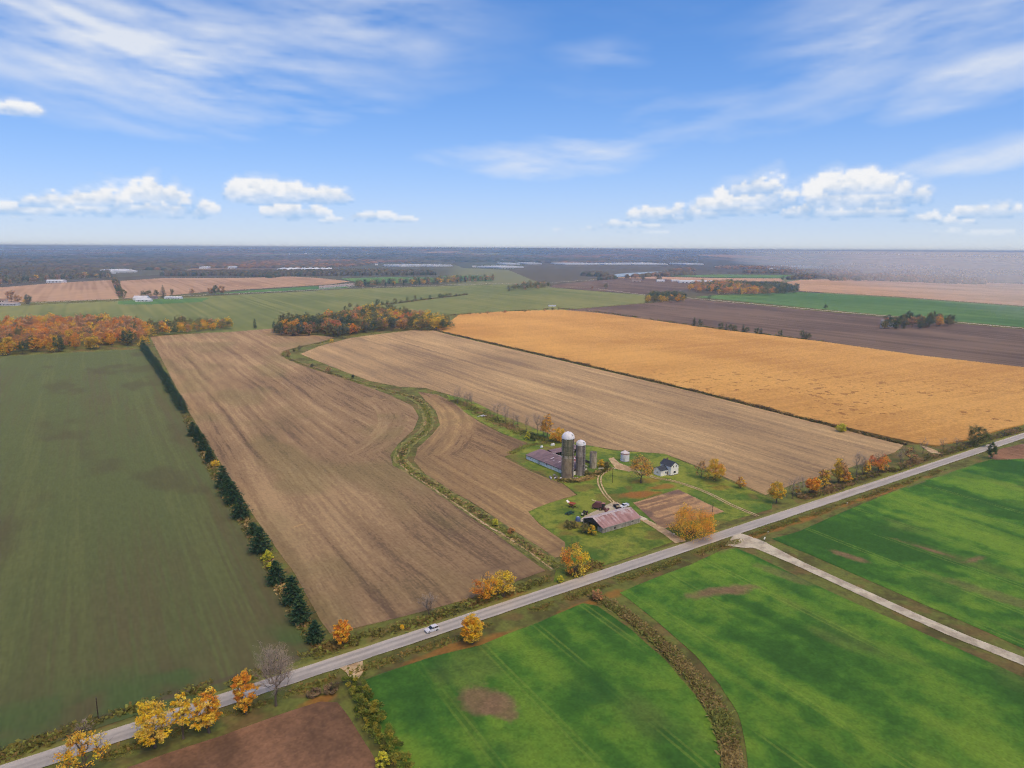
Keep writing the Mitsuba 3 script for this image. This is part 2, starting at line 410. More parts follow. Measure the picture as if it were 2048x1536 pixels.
def gold(p, n, _):
    u, v = uv(p)
    big = fbm(u / 70, v / 90, 5.0)
    row = noise(v / 5, u / 160, 7.0)
    grain = fbm(p.x * .7, p.y * .7, 1.0)
    c = mix(C(176, 128, 66), C(202, 154, 82), smoothstep(.25, .75, .5 * big + .15 * row + .35 * grain))
    dark = smoothstep(.66, .74, fbm(p.x / 5, p.y / 5, 3.0)) * smoothstep(.45, .62, fbm(p.x / 70, p.y / 70, 9.0)) * (1 - smoothstep(520, 700, p.y * .8 + p.x * .2))
    return mix(c, C(128, 84, 44), .7 * dark) * (.9 + .2 * grain)


principled('ripe_crop', gold)


def garden_fn(p, n, _):
    a, b = p.x * AX[0] + p.y * AX[1], p.x * BX[0] + p.y * BX[1]
    t = .4 * noise(b / 1.6, a / 30, 2.0) + .35 * fbm(p.x / 4, p.y / 4, 5.0) + .25 * fbm(p.x, p.y, 7.0)
    c = mix(C(132, 104, 80), C(184, 146, 104), smoothstep(.3, .7, t))
    c = mix(c, C(112, 90, 80), .85 * spot(p, (82.8, 341.0), 7, 5, .5))
    return mix(c, C(112, 90, 80), .85 * spot(p, (61.5, 309.9), 10, 5, 2.1)) * (.88 + .24 * noise(p.x * 1.8, p.y * 1.8, 1.0))


principled('garden_soil', garden_fn)


def flat_fn(c0, c1, scale=60.0, furrow=.35):
    def fn(p, n, _):
        u, v = uv(p)
        t = .65 * fbm(u / scale, v / scale / 2, 3.0) + furrow * noise(u / 7, v / 400, 5.0)
        return mix(c0, c1, smoothstep(.25, .75, t)) * (.95 + .10 * noise(p.x * .06, p.y * .02, 1.0))
    return fn


def soil_fn(p, n, _):
    u, v = uv(p)
    t = .5 * fbm(p.x / 14, p.y / 14, 3.0) + .25 * noise(u / 3, v / 60, 5.0) + .25 * fbm(p.x / 1.6, p.y / 1.6, 6.0)
    c = mix(C(102, 76, 56), C(146, 108, 80), smoothstep(.25, .75, t))
    return mix(c, C(150, 120, 92), .5 * smoothstep(.9, .97, noise(u / 4.0, v / 400, 9.0))) * (.86 + .28 * noise(p.x * 1.8, p.y * 1.8, 1.0))


principled('plough_dark', flat_fn(C(88, 72, 62), C(114, 94, 78)))
principled('soil_brown', soil_fn)
principled('pasture', flat_fn(C(98, 108, 58), C(122, 124, 70), 120))
principled('young_green', flat_fn(C(68, 104, 52), C(92, 122, 62), 150))
principled('far_stubble', flat_fn(C(144, 114, 88), C(166, 135, 106), 140, .45))
principled('far_orange', flat_fn(C(166, 132, 100), C(184, 149, 116), 140))


def ground_fn(p, n, _):
    big = fbm(p.x / 11, p.y / 11, 2.0)
    small = fbm(p.x / 2.2, p.y / 2.2, 6.0)
    c = mix(C(84, 80, 42), C(108, 114, 52), smoothstep(.3, .68, .55 * big + .45 * small))
    c = mix(c, C(118, 96, 58), .65 * smoothstep(.5, .72, fbm(p.x / 7, p.y / 7, 13.0)))
    for q, rx, ry in (((-7.1, 201.5), 13, 3.4), ((1.5, 230.5), 8, 3.0), ((-19.9, 197.1), 12, 2.0), ((27.4, 227.2), 14, 2.6), ((118.4, 295.9), 40, 2.2), ((181.8, 339.0), 50, 2.2), ((-51.3, 172.5), 5, 2.0)):
        c = mix(c, C(148, 100, 46), .72 * spot(p, q, rx, ry, math.radians(YAW)))
    t = p.x * BX[0] + p.y * BX[1] - 185.4
    c = mix(c, mix(C(112, 112, 54), C(146, 144, 74), small), .75 * smoothstep(2.8, 3.4, t) * (1 - smoothstep(5.2, 7.0, t + 1.6 * small)))
    c = mix(c, mix(C(84, 88, 42), C(116, 118, 56), small), .6 * smoothstep(2.8, 3.4, -t) * (1 - smoothstep(4.6, 6.4, -t + 1.6 * small)))
    # far off the land is a patchwork of woods and fields
    w = voronoi(p.x / 900 + .5 * fbm(p.x / 1800, p.y / 6000, 3.0), p.y / 4200)[2]
    far = mix(C(84, 78, 60), C(68, 76, 56), smoothstep(.2, .5, w))
    far = dr.select(w > .62, mi.Color3f(*C(110, 112, 74)), far)
    far = dr.select(w > .86, mi.Color3f(*C(160, 126, 92)), far)
    far = mix(far, C(70, 66, 54), .8 * smoothstep(.45, .6, fbm(p.x / 900, p.y / 5200, 8.0, octaves=2)))
    return mix(c * (.86 + .28 * noise(p.x * 1.4, p.y * 1.4, 3.0)), far, smoothstep(1500, 2100, p.y))


principled('land', ground_fn)


def lawn_fn(p, n, _):
    big = fbm(p.x / 9, p.y / 9, 4.0)
    t = .6 * big + .4 * fbm(p.x / 2, p.y / 2, 8.0)
    c = mix(C(80, 104, 36), C(130, 138, 52), smoothstep(.30, .70, t))
    c = mix(c, C(62, 104, 38), .55 * smoothstep(.5, .7, fbm(p.x / 16, p.y / 16, 18.0)))
    c = mix(c, C(118, 98, 52), .6 * smoothstep(.56, .72, fbm(p.x / 12, p.y / 12, 28.0)))
    for q, rx, ry, k in (((65.0, 338.4), 11, 6, .9), ((76.2, 348.5), 9, 4, .7), ((70.4, 358.7), 9, 4, .45), ((70.5, 382.2), 9, 5, .7), ((27.4, 434.7), 12, 4, .7), ((107.2, 349.0), 6, 4, .35), ((36.2, 359.7), 9, 3, .5), ((27.1, 297.3), 9, 5, .4)):
        c = mix(c, C(150, 98, 48), k * spot(p, q, rx, ry, .4))
    return c * (.86 + .28 * noise(p.x * 1.7, p.y * 1.7, 3.0))


principled('lawn_grass', lawn_fn)


def road_fn(p, n, _):
    s = p.x * AX[0] + p.y * AX[1]
    t = p.x * BX[0] + p.y * BX[1] - 185.4
    wear = .5 * noise(t * 1.3, s / 60, 2.0) + .5 * fbm(s / 9, t / 1.5, 5.0)
    c = mix(C(160, 154, 146), C(184, 177, 168), smoothstep(.25, .75, wear))
    c = mix(c, C(192, 182, 164), .5 * (smoothstep(.5, 1.0, dr.abs(dr.abs(t) - .1)) * 0 + smoothstep(2.4, 3.1, dr.abs(t))))
    c = mix(c, C(138, 132, 124), .18 * (1 - smoothstep(.25, .6, dr.abs(dr.abs(t) - 1.0))))
    return c * (.94 + .12 * noise(p.x * 2.5, p.y * 2.5, 1.0))


principled('chip_seal', road_fn, .85)
principled('dry_grass_mat', lambda p, n, _: mix(mix(C(108, 98, 56), C(156, 136, 88), smoothstep(.3, .7, fbm(p.x / 2.5, p.y / 2.5, 3.0))), C(112, 116, 58), .7 * smoothstep(.5, .65, fbm(p.x / 6, p.y / 6, 13.0))) * (.84 + .32 * noise(p.x * 1.8, p.y * 1.8, 1.0)))
principled('ditch_grass_mat', lambda p, n, _: mix(mix(C(96, 100, 52), C(126, 124, 66), smoothstep(.3, .7, fbm(p.x / 3, p.y / 3, 3.0))), C(150, 130, 84), .6 * smoothstep(.52, .68, fbm(p.x / 5, p.y / 5, 13.0))) * (.84 + .32 * noise(p.x * 1.8, p.y * 1.8, 1.0)))
principled('gravel', lambda p, n, _: mix(C(172, 160, 138), C(200, 190, 166), smoothstep(.3, .7, fbm(p.x / 3.2, p.y / 3.2, 3.0))) * (.88 + .24 * noise(p.x * 2.4, p.y * 2.4, 1.0)))
principled('track_dirt', lambda p, n, _: mix(C(168, 140, 104), C(194, 170, 132), smoothstep(.3, .7, fbm(p.x / 2.2, p.y / 2.2, 3.0))) * (.9 + .2 * noise(p.x * 2.4, p.y * 2.4, 1.0)))
principled('water', C(60, 70, 78), .08, specular=.5)


def stave_fn(p, n, _):
    streak = noise(p.x * 2.6, p.y * 2.6, p.z * .10)
    spots = fbm(p.x * 1.4, p.y * 1.4, p.z * .5, octaves=4)
    course = noise(dr.floor(p.z / .76) * 7.7, 3.0, 1.0)
    up = mix(C(92, 94, 72), C(136, 130, 108), smoothstep(.35, .72, .5 * streak + .35 * spots + .15 * course))
    up = mix(up, C(172, 166, 150), .8 * smoothstep(.60, .72, streak * .6 + spots * .4))
    low = mix(C(122, 106, 86), C(150, 134, 110), smoothstep(.3, .7, spots))
    c = mix(low, up, smoothstep(10.6, 11.0, p.z))
    c = mix(c, C(176, 166, 150), .75 * smoothstep(10.7, 11.0, p.z) * (1 - smoothstep(12.3, 12.6, p.z)) * smoothstep(.3, .55, spots))
    joint = dr.abs(p.z / .76 - dr.round(p.z / .76))
    return c * (1 - .15 * (1 - smoothstep(.03, .08, joint)))


def stave_grey(p, n, _):
    streak = noise(p.x * 2.2, p.y * 2.2, p.z * .14)
    spots = fbm(p.x * 1.2, p.y * 1.2, p.z * .6, octaves=4)
    band = noise(p.z / .9, 5.0, 2.0)
    c = mix(C(112, 106, 102), C(164, 155, 148), smoothstep(.3, .75, .4 * streak + .35 * spots + .25 * band))
    return mix(c, C(182, 174, 166), .6 * smoothstep(.62, .75, spots * .5 + streak * .5))


principled('silo_staves', stave_fn)
principled('silo_staves_grey', stave_grey)
principled('old_concrete', lambda p, n, _: mix(C(146, 134, 114), C(186, 176, 156), smoothstep(.3, .7, .5 * noise(p.x * 2, p.y * 2, p.z * .2) + .5 * fbm(p.x, p.y, p.z * .7))))


def purple_roof(p, n, _):
    u, v = p.x * AX[0] + p.y * AX[1], p.x * BX[0] + p.y * BX[1]
    rib = noise(v / .45, 2.0, 1.0)
    return mix(C(114, 94, 97), C(144, 119, 119), smoothstep(.25, .75, .5 * fbm(u / 3, v / 2, 3.0) + .3 * noise(v / 1.0, u / 6, 4.0) + .2 * rib))


def rusty_roof(p, n, _):
    u, v = p.x * AX[0] + p.y * AX[1], p.x * BX[0] + p.y * BX[1]
    t = .45 * fbm(u / 2.4, v / 3.5, 3.0) + .35 * noise(u / .9, v / 7, 6.0) + .2 * fbm(u * 1.2, v * 1.2, 9.0)
    c = mix(C(146, 112, 108), C(172, 136, 132), smoothstep(.25, .6, t))
    bare = smoothstep(.50, .66, t + .045 * (v - 219.5))
    return mix(c, C(190, 178, 178), .85 * bare)


principled('purple_metal', purple_roof, .55)
principled('rusty_metal', rusty_roof, .6)
principled('white_siding', lambda p, n, _: mix(C(236, 233, 226), C(247, 245, 240), noise(p.x * .9, p.y * .9, p.z * 3)) * (1 - .10 * smoothstep(.55, .8, fbm(p.x, p.y, p.z * .3))), .6)
principled('barn_white', lambda p, n, _: mix(C(222, 216, 204), C(246, 242, 232), smoothstep(.3, .7, .5 * fbm(p.x * .7, p.y * .7, p.z) + .5 * noise(p.x * 2, p.y * 2, p.z * .2))))
principled('weathered_wall', lambda p, n, _: mix(C(132, 126, 116), C(176, 170, 158), smoothstep(.3, .7, .55 * noise(p.x * 3, p.y * 3, p.z * .3) + .45 * fbm(p.x * .8, p.y * .8, p.z))))
principled('bin_metal', lambda p, n, _: mix(C(206, 206, 208), C(232, 232, 232), noise(p.x * .5, p.y * .5, p.z / .1)) * 1.0, .5)
principled('shingles', lambda p, n, _: mix(C(54, 60, 72), C(76, 82, 94), fbm(p.x * 1.5, p.y * 1.5, p.z * 3)))
principled('bark', lambda p, n, _: mix(C(70, 60, 52), C(112, 100, 88), noise(p.x * 3, p.y * 3, p.z * .8)))
scene['window_glass'] = {'type': 'twosided', 'bsdf': {'type': 'principled', 'base_color': {'type': 'rgb', 'value': list(C(34, 40, 48))}, 'roughness': .08, 'specular': .6}}

# ------------------------------------------------------------------ the land
rr = np.concatenate([[0, 60, 130, 220, 330, 460, 620, 850, 1100, 1500, 1900, 2400], np.geomspace(2600, 24000, 40)])
aa = np.radians(np.concatenate([np.arange(-180, -52, 8), np.arange(-52, 52, 1.5), np.arange(52, 180, 8)]))
gx, gy = rr[:, None] * np.sin(aa)[None], rr[:, None] * np.cos(aa)[None]
gv = np.stack([gx, gy, gz(gx, gy) - .0004 * np.minimum(rr, 600)[:, None] * 0], -1).reshape(-1, 3)
n_a = len(aa)
gi, gj = np.meshgrid(np.arange(len(rr) - 1), np.arange(n_a), indexing='ij')
q0, q1 = gi * n_a + gj, gi * n_a + (gj + 1) % n_a
gf = np.concatenate([np.stack([q0, q1, q1 + n_a], -1).reshape(-1, 3), np.stack([q0, q1 + n_a, q0 + n_a], -1).reshape(-1, 3)])
gf = gf[:, ::-1]
tag(obj('ground', (gv, gf), 'land', smooth=True), 'rough grassy land between the fields, running on to the wooded horizon', 'ground', kind='structure')

SIDE = curve([(92.9, 282.9), (99.6, 278.8), (102.7, 276.3), (107.8, 267.1), (138.0, 213.5), (152.9, 192.5), (169.8, 164.8)], 4)
ROADLINE = np.array([AX[:2] * s + BX[:2] * 185.4 for s in np.arange(-420, 1500, 4.0)])

sheet('green_field', [(-856.5, 621.5), (-563.4, 773.4), (-439.8, 838.1), (-400.7, 772.5), (-237.7, 505.2), (-117.9, 303.9), (-86.0, 246.8), (-61.3, 199.5), (-57.4, 195.4), (-66.7, 186.7), (-75.3, 179.0), (-86.2, 172.1), (-97.5, 165.4), (-110.0, 156.1), (-121.9, 150.2), (-207.1, 106.5)], .10, 'sprouting_green', 'dull green field with brown streaks on the left side')
sheet('stubble_field', [(-490.9, 957.9), (-402.6, 1027.9), (-359.8, 1063.1), (-298.9, 996.3), (-240.5, 964.6), (-248.1, 911.4), (-263.3, 854.4), (-264.2, 804.5), (-247.6, 774.9), (-193.7, 707.0), (-148.9, 642.1), (-101.2, 577.7), (-76.8, 536.4), (-66.9, 498.6), (-66.2, 460.1), (-70.8, 427.8), (-71.3, 401.8), (-66.9, 384.2), (-51.0, 359.8), (-29.4, 324.7), (-4.7, 283.0), (13.3, 251.5), (3.4, 243.9), (-12.5, 230.3), (-27.2, 221.4), (-42.6, 213.1), (-57.0, 205.9), (-62.5, 214.4), (-80.4, 246.9), (-117.9, 307.0), (-242.4, 518.2)], .10, 'stubble_west', 'large brown stubble field between the evergreen row and the ditch')
sheet('stubble_field', [(-242.8, 805.3), (-238.1, 873.5), (-219.1, 954.5), (-187.3, 1001.9), (-144.8, 1054.4), (-116.0, 1049.3), (-87.6, 995.0), (42.3, 786.3), (159.7, 591.6), (208.6, 501.0), (248.1, 433.7), (232.2, 415.4), (190.6, 384.6), (151.8, 357.8), (126.5, 338.0), (120.1, 353.2), (113.1, 369.6), (105.7, 382.9), (91.6, 409.3), (80.2, 412.2), (62.9, 417.3), (45.7, 428.1), (31.2, 444.4), (22.1, 458.2), (5.8, 485.4), (-12.5, 515.9), (-33.7, 559.8), (-51.5, 579.2), (-75.9, 608.6), (-98.3, 612.5), (-130.1, 640.2), (-163.9, 687.4), (-204.7, 748.4)], .10, 'stubble_east', 'pale straw stubble field in front of the golden crop')
sheet('stubble_field', [(-80.4, 593.0), (-61.9, 578.9), (-47.3, 553.7), (-34.8, 515.4), (-20.3, 480.4), (-6.1, 453.6), (10.0, 431.9), (3.6, 412.8), (-4.4, 401.1), (10.2, 374.7), (26.5, 353.1), (32.1, 336.4), (18.6, 324.9), (7.8, 312.8), (12.7, 297.1), (22.4, 278.2), (21.9, 265.0), (17.8, 263.1), (11.8, 273.0), (-2.7, 296.9), (-14.7, 318.3), (-31.0, 342.7), (-46.7, 368.3), (-55.9, 392.1), (-57.5, 419.1), (-52.4, 447.5), (-49.5, 476.9), (-56.9, 519.7), (-69.8, 558.8)], .10, 'stubble_middle', 'narrow brown stubble field with curved tillage marks beside the farmyard')
sheet('dark_field', [(94.1, 1409.8), (312.9, 1624.2), (436.6, 1783.1), (649.5, 1369.7), (801.7, 1111.2), (918.5, 878.2), (608.7, 574.1), (534.6, 733.1), (468.2, 818.3), (412.4, 931.5), (319.8, 1065.5), (164.7, 1337.9)], .20, 'plough_dark', 'dark purplish brown ploughed field beyond the golden crop')
sheet('pasture_field', [(-1149.4, 1068.4), (-1025.6, 1425.7), (-874.5, 1589.8), (-493.3, 2108.1), (-42.6, 2428.2), (117.9, 2257.4), (354.0, 1911.4), (301.4, 1623.3), (115.9, 1434.8), (-110.3, 1309.7), (-350.9, 1070.4), (-404.9, 1015.2), (-499.2, 974.5), (-767.3, 815.8)], .15, 'pasture', 'wide pale green field behind the woods')
sheet('far_green_field', [(470.1, 1841.9), (559.9, 1930.4), (840.2, 2092.8), (1002.9, 1850.4), (1126.7, 1571.3), (1294.6, 1166.8), (964.1, 862.9), (822.8, 1141.1), (670.6, 1414.9)], .25, 'young_green', 'far green field beyond the road on the right')
sheet('far_orange_field', [(992.5, 2663.7), (1178.3, 2944.9), (1472.1, 3135.4), (1704.7, 2969.2), (1924.4, 2700.8), (2446.1, 2225.5), (1321.2, 1191.3), (1147.3, 1600.6), (1024.6, 1891.0), (860.8, 2144.6)], .30, 'far_orange', 'far orange tan field under the mist on the right')
sheet('far_stubble_field', [(-1590.4, 1592.8), (-1489.4, 2080.3), (-1502.1, 2353.1), (-1448.0, 2586.8), (-909.8, 1650.7), (-1088.0, 1513.8), (-1236.8, 1328.5)], .30, 'far_stubble', 'far pinkish stubble field at the left edge')
sheet('far_stubble_field', [(-1377.1, 2515.9), (-1345.5, 2778.7), (-1070.3, 2818.7), (-927.6, 2992.9), (-768.0, 2862.7), (-584.9, 2580.5), (-601.5, 2361.6), (-825.1, 1951.0), (-856.6, 1761.2), (-910.7, 1667.3)], .30, 'far_stubble', 'far pinkish stubble field behind the white barns')
sheet('far_green_field', [(-736.4, 2007.1), (-631.3, 2232.7), (-531.8, 2274.2), (-490.8, 2162.3), (-640.1, 1969.5), (-781.4, 1846.7)], .32, 'young_green', 'thin green strip of field beside the far row of houses')
sheet('far_green_field', [(-878.8, 1589.5), (-807.6, 1659.4), (-722.7, 1700.7), (-687.5, 1574.7), (-761.5, 1497.7), (-826.0, 1492.7)], .34, 'young_green', 'small bright green paddock behind the white barns')
sheet('far_green_field', [(-679.8, 2827.3), (-512.6, 3002.5), (-256.1, 2937.3), (-177.4, 2674.4), (-357.0, 2495.7), (-526.5, 2474.6)], .32, 'young_green', 'far green field in the middle distance, left of centre')
sheet('far_green_field', [(-312.1, 3087.3), (-146.7, 3228.8), (-83.0, 2962.5), (-75.3, 2687.9), (-180.2, 2716.2)], .34, 'young_green', 'small far green field beyond the tree belt')
sheet('dark_field', [(144.9, 2450.6), (295.1, 2736.9), (446.7, 2988.6), (639.8, 3016.2), (757.6, 2755.2), (573.4, 2221.2), (384.4, 2001.2), (355.0, 1954.0), (239.7, 2081.9), (119.4, 2287.1)], .25, 'plough_dark', 'small dark ploughed field in front of the far farmstead')
sheet('far_orange_field', [(400.5, 3032.9), (617.3, 3229.9), (851.1, 3098.5), (1149.6, 3089.2), (1060.3, 2794.6), (777.5, 2757.8), (575.0, 3006.9)], .30, 'far_orange', 'thin far tan strip of field behind the far farmstead')
sheet('far_green_field', [(699.9, 3301.9), (1022.7, 3547.1), (1491.4, 3489.4), (1555.4, 3314.2), (1170.2, 3145.0), (889.3, 3158.0)], .30, 'young_green', 'thin far green field under the haze, right of centre')
sheet('wheat_field', [(-41.0, 181.6), (-37.3, 184.6), (-23.9, 192.8), (-9.4, 200.0), (6.3, 211.4), (24.8, 226.8), (29.7, 224.8), (38.4, 209.9), (46.0, 192.5), (50.7, 175.6), (51.9, 165.1), (51.1, 153.9), (47.3, 137.8), (39.7, 113.1), (-11.0, 112.8), (-18.0, 131.7), (-25.7, 146.5), (-36.0, 166.3)], .10, 'winter_wheat', 'bright green winter wheat field in the lower middle')
sheet('wheat_field', [(38.8, 234.3), (51.4, 244.5), (69.3, 257.4), (86.0, 271.6), (91.8, 273.7), (97.4, 266.0), (105.6, 251.0), (118.3, 229.4), (132.2, 208.0), (147.2, 184.5), (171.6, 144.9), (129.9, 104.0), (43.9, 103.4), (53.4, 137.9), (57.9, 153.9), (60.1, 167.2), (58.9, 180.3), (55.6, 195.2), (47.6, 215.7)], .10, 'winter_wheat', 'bright green winter wheat field in the lower right corner')
sheet('wheat_field', [(110.5, 283.1), (125.7, 292.0), (160.1, 319.2), (199.3, 348.3), (242.0, 376.5), (270.9, 395.7), (311.5, 417.1), (682.4, 646.4), (585.1, 428.4), (231.6, 155.4), (183.7, 156.8), (157.8, 199.6), (147.1, 219.4), (132.8, 244.8), (119.9, 267.3)], .10, 'winter_wheat', 'bright green winter wheat field right of the side road')
sheet('brown_field', [(-103.2, 139.6), (-90.9, 145.9), (-83.0, 151.3), (-71.3, 158.2), (-60.1, 166.1), (-51.1, 171.6), (-46.3, 171.2), (-41.4, 164.3), (-33.1, 151.4), (-25.3, 137.3), (-15.7, 112.7), (-104.3, 112.2)], .10, 'soil_brown', 'reddish brown bare field at the bottom edge')
sheet('brown_field', [(283.4, 408.1), (301.9, 424.6), (325.2, 436.5), (415.3, 488.2), (415.4, 448.2), (301.7, 403.3), (283.1, 400.9)], .12, 'soil_brown', 'small patch of bare soil at the right edge beside the road')
sheet('farm_lawn', [(-3.9, 404.2), (11.3, 423.9), (22.5, 432.2), (32.5, 439.6), (47.3, 428.1), (62.6, 415.1), (80.2, 412.2), (91.6, 409.3), (105.0, 380.2), (118.3, 351.6), (127.6, 330.9), (123.2, 318.6), (95.8, 301.3), (68.6, 279.9), (34.2, 254.8), (15.8, 242.1), (17.2, 252.4), (21.2, 265.9), (21.4, 278.2), (8.6, 309.0), (8.3, 314.1), (19.9, 326.3), (32.8, 336.4), (26.6, 354.7), (10.8, 378.3)], .06, 'lawn_grass', 'mown green farmyard grass round the barn and house', category='lawn')
sheet('tree_lane', [(-54.4, 579.1), (-36.1, 565.6), (-12.6, 517.6), (9.2, 481.2), (25.4, 457.0), (40.5, 439.8), (20.7, 425.3), (9.0, 431.9), (-7.8, 458.8), (-28.5, 501.1), (-46.5, 544.5)], .05, 'lawn_grass', 'grassy strip under the row of bare trees', category='lane')
sheet('garden_plot', [(58.6, 325.5), (84.8, 345.5), (99.3, 314.3), (66.0, 292.8)], .14, 'garden_soil', 'bare brown garden plot between the drives', .4, 3, category='garden')

# the ripe crop stands about a metre high: a thick slab with an uneven edge
pg = Polygon(rough([(-113.1, 1049.5), (-101.8, 1207.7), (-96.6, 1310.6), (-23.9, 1368.0), (94.9, 1421.5), (165.9, 1348.4), (321.8, 1072.3), (414.6, 936.7), (470.4, 822.4), (536.9, 736.3), (623.4, 588.5), (612.9, 578.1), (402.8, 509.0), (360.7, 486.9), (326.8, 466.6), (296.6, 445.5), (264.6, 429.4), (255.2, 435.0), (209.8, 504.1), (160.8, 595.9), (42.7, 793.7), (-84.6, 1001.0)], .8, 4)).buffer(0)
slab = trimesh.creation.extrude_polygon(pg, .95, engine='earcut')
tag(obj('crop_field', slab, 'ripe_crop'), 'golden field of ripe standing crop', 'field', kind='structure')

tag(obj('road', ribbon(ROADLINE, 6.3, .22, .18), 'chip_seal'), 'pale grey country road crossing the picture diagonally', 'road', kind='structure')
w = np.full(len(SIDE), 5.0)
w[:10] = np.interp(np.arange(10), [0, 3, 6, 9], [17, 10.5, 6.6, 5.2])
tag(obj('side_road', ribbon(SIDE, w, .18, .2, 5), 'gravel'), 'pale gravel side road leaving the junction to the lower right', 'road', kind='structure')


def drive(pts, name, label, gap=1.55, width=.75, mat='track_dirt'):
    line = curve(pts, 1.5)
    t = np.gradient(line, axis=0)
    t /= np.linalg.norm(t, axis=1, keepdims=True)
    n = np.stack([-t[:, 1], t[:, 0]], 1)
    parts = [ribbon(line + n * s * gap / 2, width, .16, .16, 3 + s) for s in (-1, 1)]
    v = np.vstack([parts[0][0], parts[1][0]])
    tag(obj(name, (v, np.vstack([parts[0][1], parts[1][1] + len(parts[0][0])])), mat), label, 'driveway', kind='structure')


drive([(51.5, 320.0), (48.4, 328.8), (46.5, 340.3), (46.0, 355.0), (47.9, 366.7), (52.3, 375.5), (58.3, 381.1), (63.2, 380.3)], 'farm_track', 'two worn wheel tracks curving from the shed up to the barnyard')
drive([(63.6, 379.4), (68.4, 374.9), (73.0, 369.7), (77.9, 363.0), (86.5, 357.4), (97.6, 342.0), (105.2, 323.6), (110.9, 313.2), (113.1, 308.9)], 'farm_track', 'two worn wheel tracks leading past the white house to the road')
tag(obj('shed_drive', ribbon(curve([(58.4, 305.5), (61.9, 299.6), (65.8, 291.7), (68.6, 284.6), (70.9, 278.9)], 2), np.linspace(2.6, 5.5, len(curve([(58.4, 305.5), (61.9, 299.6), (65.8, 291.7), (68.6, 284.6), (70.9, 278.9)], 2))), .15, .3, 2), 'track_dirt'), 'short gravel drive from the shed to the road', 'driveway', kind='structure')
sheet('yard_track', [(58.1, 379.3), (56.9, 391.4), (56.5, 399.3), (60.0, 401.4), (61.4, 390.6), (66.7, 381.3), (64.4, 374.0)], .12, 'track_dirt', 'worn dirt patch where the tracks meet near the grain bin', .8, 2, category='dirt patch')
sheet('shed_yard', [(31.0, 303.3), (34.3, 309.5), (40.4, 315.9), (49.7, 327.5), (52.1, 324.1), (56.8, 317.5), (54.0, 313.6), (37.8, 303.4)], .13, 'gravel', 'grey gravel yard behind the long shed', .6, 2, category='yard')
sheet('field_entrance', [(-49.5, 187.4), (-43.5, 191.0), (-42.6, 188.0), (-42.3, 185.0), (-43.0, 181.6), (-45.4, 182.1), (-46.9, 184.9)], .15, 'track_dirt', 'sandy field entrance beside the road near the hedge', .3, 1.5, category='entrance')
sheet('field_entrance', [(256.4, 432.7), (259.4, 424.8), (260.9, 412.8), (253.5, 405.4), (254.0, 419.2)], .15, 'track_dirt', 'narrow dirt field entrance at the corner of the golden crop', .3, 1.5, category='entrance')
far_roads = (([(-1236.8, 1328.5), (-1027.5, 1518.6), (-839.6, 1725.9), (-640.1, 1969.5), (-490.8, 2162.3), (-207.4, 2375.3), (-26.5, 2500.3)], 7, 'pale far road running behind the white barns'),
             ([(430.7, 1838.4), (449.4, 1784.2), (659.9, 1391.9), (812.1, 1126.0), (954.5, 854.1)], 7, 'pale far road between the dark field and the green field'),
             ([(87.4, 2283.6), (242.3, 2242.0), (354.0, 1911.4)], 5, 'thin pale track along the small dark field'),
             ([(-26.5, 2500.3), (153.5, 2597.2), (454.5, 3040.7)], 8, 'pale far road leading towards the pond'))
for pts, wd, lab in far_roads:
    tag(obj('far_road', ribbon(densify(pts, 40, False), wd, .55, .5), 'gravel'), lab, 'road', kind='structure')
for pts, lab in (([(429.2, 3201.0), (514.9, 3531.5), (607.5, 3692.9), (739.6, 3875.1), (842.2, 3979.1), (819.6, 3808.2), (679.7, 3559.3), (564.1, 3341.9), (470.7, 3150.7)], 'pale pond among the far woods, right of centre'),):
    sheet('pond', pts, .6, 'water', lab, 6, 40, category='pond')


# ------------------------------------------------------------------ plants
def leaves_mesh(rng, centres, radii, per, size, colours, flat=.75, jitter=.22):
    n = len(centres) * per
    c = np.repeat(np.arange(len(centres)), per)
    g = rng.normal(size=(n, 3))
    g /= np.linalg.norm(g, axis=1, keepdims=True)
    g *= (rng.random((n, 1)) ** .5) * np.asarray(radii)[c][:, None] * [1, 1, flat]
    p = centres[c] + g
    d = rng.normal(size=(n, 3)) + .35 * g / (np.linalg.norm(g, axis=1, keepdims=True) + 1e-9) + [0, 0, 1.8]
    d /= np.linalg.norm(d, axis=1, keepdims=True)
    x = np.cross(d, rng.normal(size=(n, 3)))
    x /= np.linalg.norm(x, axis=1, keepdims=True) + 1e-9
    y = np.cross(d, x)
    s = size * rng.uniform(.6, 1.35, (n, 1))
    v = np.stack([p + x * s * .62, p + y * s * .42 + d * s * .1, p - x * s * .62, p - y * s * .42 + d * s * .1], 1).reshape(-1, 3)
    f = (np.array([[0, 1, 2], [0, 2, 3]])[None] + (np.arange(n) * 4)[:, None, None]).reshape(-1, 3)
    col = colours[c] * (1 + jitter * (rng.random((n, 1)) * 2 - 1)) * (1 + .06 * rng.normal(size=(n, 3)))
    return v, f, np.repeat(np.clip(col, .004, .95), 4, 0)


